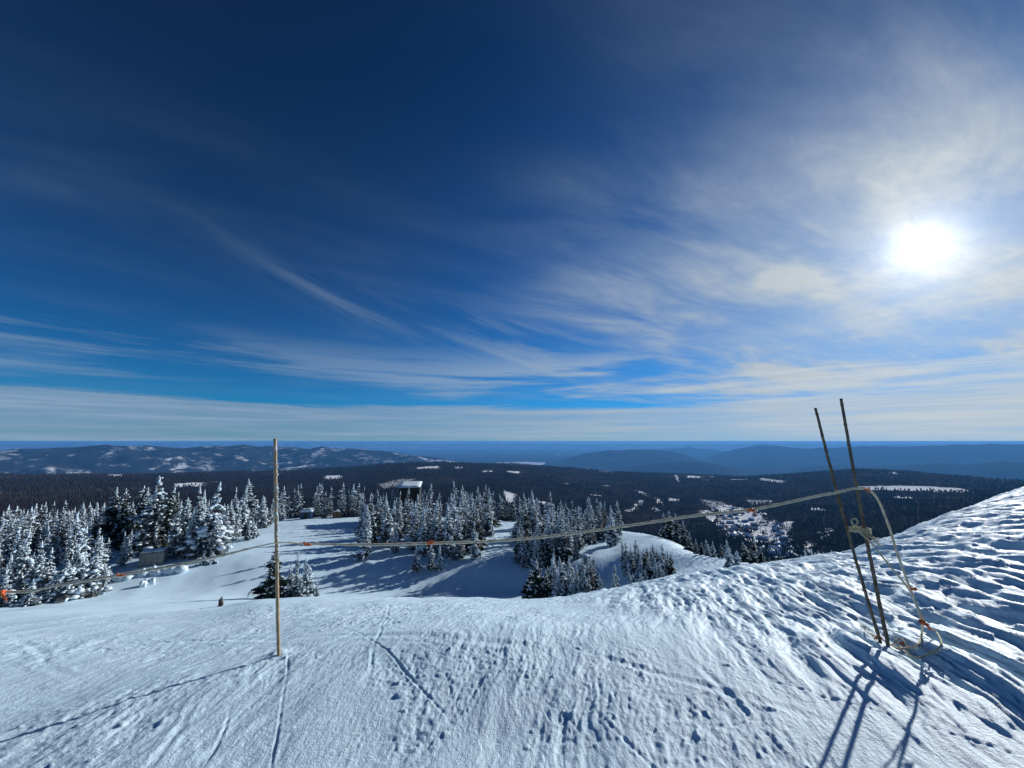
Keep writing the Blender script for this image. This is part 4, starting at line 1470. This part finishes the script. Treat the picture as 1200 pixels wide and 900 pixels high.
P2 = near_hit(1041, 757)
T2 = at_depth(985.5, 467, P2[1])
bamboo(P2, T2, .0135, .0105, M_DBAMBOO, 'taller of the two dark leaning poles tied together, taking the rope', 12, 8, .012)
P3 = at_depth(1032, 755, P2[1] + .03)
P3 = (P3[0], P3[1], float(ground(np.array([P3[0]]), np.array([P3[1]]))[0]))
T3 = at_depth(955.5, 478, P3[1] + .03)
bamboo(P3, T3, .0115, .0100, M_DBAMBOO, 'shorter dark pole leaning more, tied to its taller neighbour', 12, 9, .016)
PO = at_depth(-230, 790, 3.0)
PO = (PO[0], PO[1], float(ground(np.array([PO[0]]), np.array([PO[1]]))[0]))
bamboo(PO, (PO[0] - .05, PO[1], PO[2] + 1.75), .021, .018, M_BAMBOO, 'bamboo pole at the far end of the rope line past the firs', 9, 4)


def spline(pts, n=14):
    P = [np.array(p_, float) for p_ in pts]
    P = [2 * P[0] - P[1]] + P + [2 * P[-1] - P[-2]]
    out = []
    for i in range(1, len(P) - 2):
        for k_ in range(n):
            t = k_ / n
            out.append(0.5 * ((2 * P[i]) + (-P[i - 1] + P[i + 1]) * t + (2 * P[i - 1] - 5 * P[i] + 4 * P[i + 1] - P[i + 2]) * t * t + (-P[i - 1] + 3 * P[i] - 3 * P[i + 1] + P[i + 2]) * t ** 3))
    out.append(P[-2])
    return out


D1, D2 = PL[1], P2[1]


def dep(x):
    t = (x - 324) / (1005 - 324)
    return D1 + (D2 - D1) * t - .02


def gpt(x, y, up=.012):
    q = near_hit(x, y)
    return (q[0], q[1], q[2] + up)


left = [(PO[0] - .03, PO[1], PO[2] + .95)] + [at_depth(x, y, D1 - .04 - .10 * (324 - x) / 324) for x, y in [(0, 693), (70, 685.5), (140, 674), (200, 663.5), (260, 651)]]
midp = [at_depth(x, y, dep(x) - .012) for x, y in [(322, 636.5), (360, 637.5), (430, 638.5), (500, 637), (580, 634), (650, 628), (730, 617), (810, 605), (885, 596.5), (950, 583), (985, 576), (1004, 572)]]
droop = [at_depth(x, y, D2 - .03 - .02 * i) for i, (x, y) in enumerate([(1017, 573.5), (1029, 586), (1041, 615), (1052, 650), (1064, 683), (1073, 706), (1080, 728)])]
tail = [gpt(1081, 748, .03), gpt(1076, 758), gpt(1066, 762), gpt(1053, 762), gpt(1045, 759, .02)]
rp = spline(left + midp + droop + tail, 16)
random.seed(12)
rad = []
for i, q in enumerate(rp):
    u = project(q[0], q[1], q[2])[0]
    base_r = .0108
    if u < 420:
        base_r = .0108 - .0058 * math.exp(-((u - 330) / 62) ** 2)
    if i > len(rp) - 16 * 11:
        base_r = .0088
    if i > len(rp) - 16 * 5:
        base_r = .0074
    rad.append(base_r * (1 + .12 * sin(i * 1.9)) * random.uniform(.9, 1.1))
mb = MB()
mb.tube(rp, rad, 9)
link('rope', mb.mesh('rope', M_ROPE), label='frosted beige rope strung from the tan bamboo pole to the leaning poles', category='rope')

# cord that ties the two leaning poles together, with its tail hanging to the snow
mb = MB()
k0, k1 = np.array(at_depth(997.5, 620, D2)), np.array(at_depth(1018, 622, D2))
for z_, ph in ((.0, 0), (.016, .8), (-.016, 2)):
    ring = []
    for q in range(25):
        an = 2 * pi * q / 24 + ph
        c_ = (k0 + k1) / 2 + (k1 - k0) / 2 * cos(an)
        ring.append((c_[0] + .012 * cos(an), c_[1] + .034 * sin(an), c_[2] + z_ + .004 * sin(2 * an)))
    mb.tube(ring, .0058, 7, False)
loop = []
kc = np.array(at_depth(1001.5, 612, D2 - .045))
for q in range(23):
    an = 2 * pi * q / 22 - pi / 2
    loop.append((kc[0] + .024 * cos(an), kc[1] - .004 * sin(an * 2), kc[2] + .028 * sin(an)))
mb.tube(loop, .0062, 7, False)
for q in range(5):
    mb.lump(tuple(np.array(at_depth(1002, 620.5, D2 - .045)) + [random.uniform(-.012, .012) for _ in range(3)]), .015, .012, .014, .2)
tl = spline([at_depth(1003, 620, D2 - .05), at_depth(1012, 628, D2 - .055), at_depth(1022, 637, D2 - .05), at_depth(1036, 655, D2 - .05), at_depth(1052, 674, D2 - .06), at_depth(1066, 692, D2 - .10), at_depth(1076, 712, D2 - .13), at_depth(1087, 734, D2 - .10),
             gpt(1098, 748, .05), gpt(1104, 757), gpt(1098, 764), gpt(1086, 772), gpt(1074, 775), gpt(1062, 768), gpt(1054, 758), gpt(1049, 754, .03)], 10)
mb.tube(tl, .0062, 7)
for q in range(9):   # frayed ends at the knot
    a0_ = np.array(at_depth(1016, 627, D2 - .05))
    mb.tube([a0_, a0_ + (random.uniform(.02, .05), random.uniform(-.01, .02), random.uniform(-.03, .0)), a0_ + (random.uniform(.06, .12), random.uniform(-.02, .03), random.uniform(-.10, -.02))], .0022, 5)
link('tie_cord', mb.mesh('tie_cord', M_CORD), label='yellowed cord knotted round both leaning poles, its tail looped on the snow', category='cord')

# old cord ends frozen in at the foot of the poles
mb = MB()
for pth in ([(1004, 744), (1013, 738), (1022, 745), (1030, 752)], [(1008, 733), (1014, 741), (1027, 751)], [(1046, 758), (1054, 752), (1060, 757), (1066, 766)]):
    mb.tube(spline([gpt(x, y, .012) for x, y in pth], 6), .004, 6)
link('frozen_cord', mb.mesh('frozen_cord', M_CORD), label='loose cord ends frozen into the snow at the foot of the leaning poles', category='cord')


def tape_flag(pos, size, label, seed, blades=3, spread=1.0):
    random.seed(seed)
    root = link('flag_tape', None, label=label, category='flag', group='orange flags on the rope')
    root.location = pos
    size *= 0.85
    mb = MB()
    for q in range(3):
        mb.tube([((q - 1) * size * .22 - size * .1, 0, 0), ((q - 1) * size * .22 + size * .1, 0, 0)], size * (.42 + .06 * (q == 1)), 10)
    link('knot', mb.mesh('knot', M_ORANGE), root)
    for k_ in range(blades):
        an = random.uniform(-.9, .5) + (pi if k_ % 2 else 0) * random.choice((0, 1)) * spread
        L = size * random.uniform(1.5, 2.5)
        w = size * random.uniform(.42, .62)
        vs, fs = [], []
        n_ = 6
        for i in range(n_ + 1):
            t = i / n_
            x, z = cos(an) * L * t, sin(an) * L * t - size * .7 * t * t
            ww = w * sin(pi * min(1, .18 + .8 * t)) + .001
            y = -size * .35 - size * .25 * sin(t * 5 + k_)
            tw = .5 * sin(t * 3 + k_ * 2)
            vs += [(x, y - tw * ww * .4, z + ww), (x, y + tw * ww * .4, z - ww), (x, y + .003 - tw * ww * .4, z + ww), (x, y + .003 + tw * ww * .4, z - ww)]
            if i:
                o = (i - 1) * 4
                fs += [(o, o + 4, o + 5, o + 1), (o + 2, o + 3, o + 7, o + 6), (o, o + 2, o + 6, o + 4), (o + 1, o + 5, o + 7, o + 3)]
        fs += [(0, 1, 3, 2), (n_ * 4, n_ * 4 + 2, n_ * 4 + 3, n_ * 4 + 1)]
        mb = MB()
        mb.add(vs, fs)
        link('ribbon', mb.mesh('ribbon', M_ORANGE), root)
    return root


for x, y, dd, sz, bl_, lb in [
        (3, 693.5, D1 - .16, .036, 2, 'orange tape tied on the rope in front of the low bushy firs'),
        (140, 674.5, D1 - .12, .022, 2, 'orange tape tied on the rope just before the grey shed'),
        (359, 638, dep(359) - .03, .028, 2, 'orange tape on the rope next to the tan bamboo pole'),
        (501, 636, dep(501) - .03, .028, 2, 'pale orange tape on the rope in front of the clump before the hut'),
        (881, 597, dep(881) - .03, .026, 3, 'orange tape on the rope above the valley village'),
        (1014, 573.5, D2 - .05, .022, 2, 'orange tape on the rope where it leaves the taller leaning pole'),
        (1069, 690, D2 - .17, .026, 2, 'upper orange tape on the hanging rope beside the leaning poles'),
        (1082, 730, D2 - .18, .034, 3, 'large orange bow of tape low on the hanging rope')]:
    tape_flag(at_depth(x, y, dd), sz, lb, int(x) + 5, bl_)
for x, y, lb in [(1056, 757, 'orange tape lying on the snow at the loop of cord'), (1029, 751, 'scrap of orange tape at the very foot of the shorter leaning pole')]:
    tape_flag(gpt(x, y, .02), .022, lb, int(x), 2)
print('TREES', N_TREES, 'POLES', PL, P2, P3)
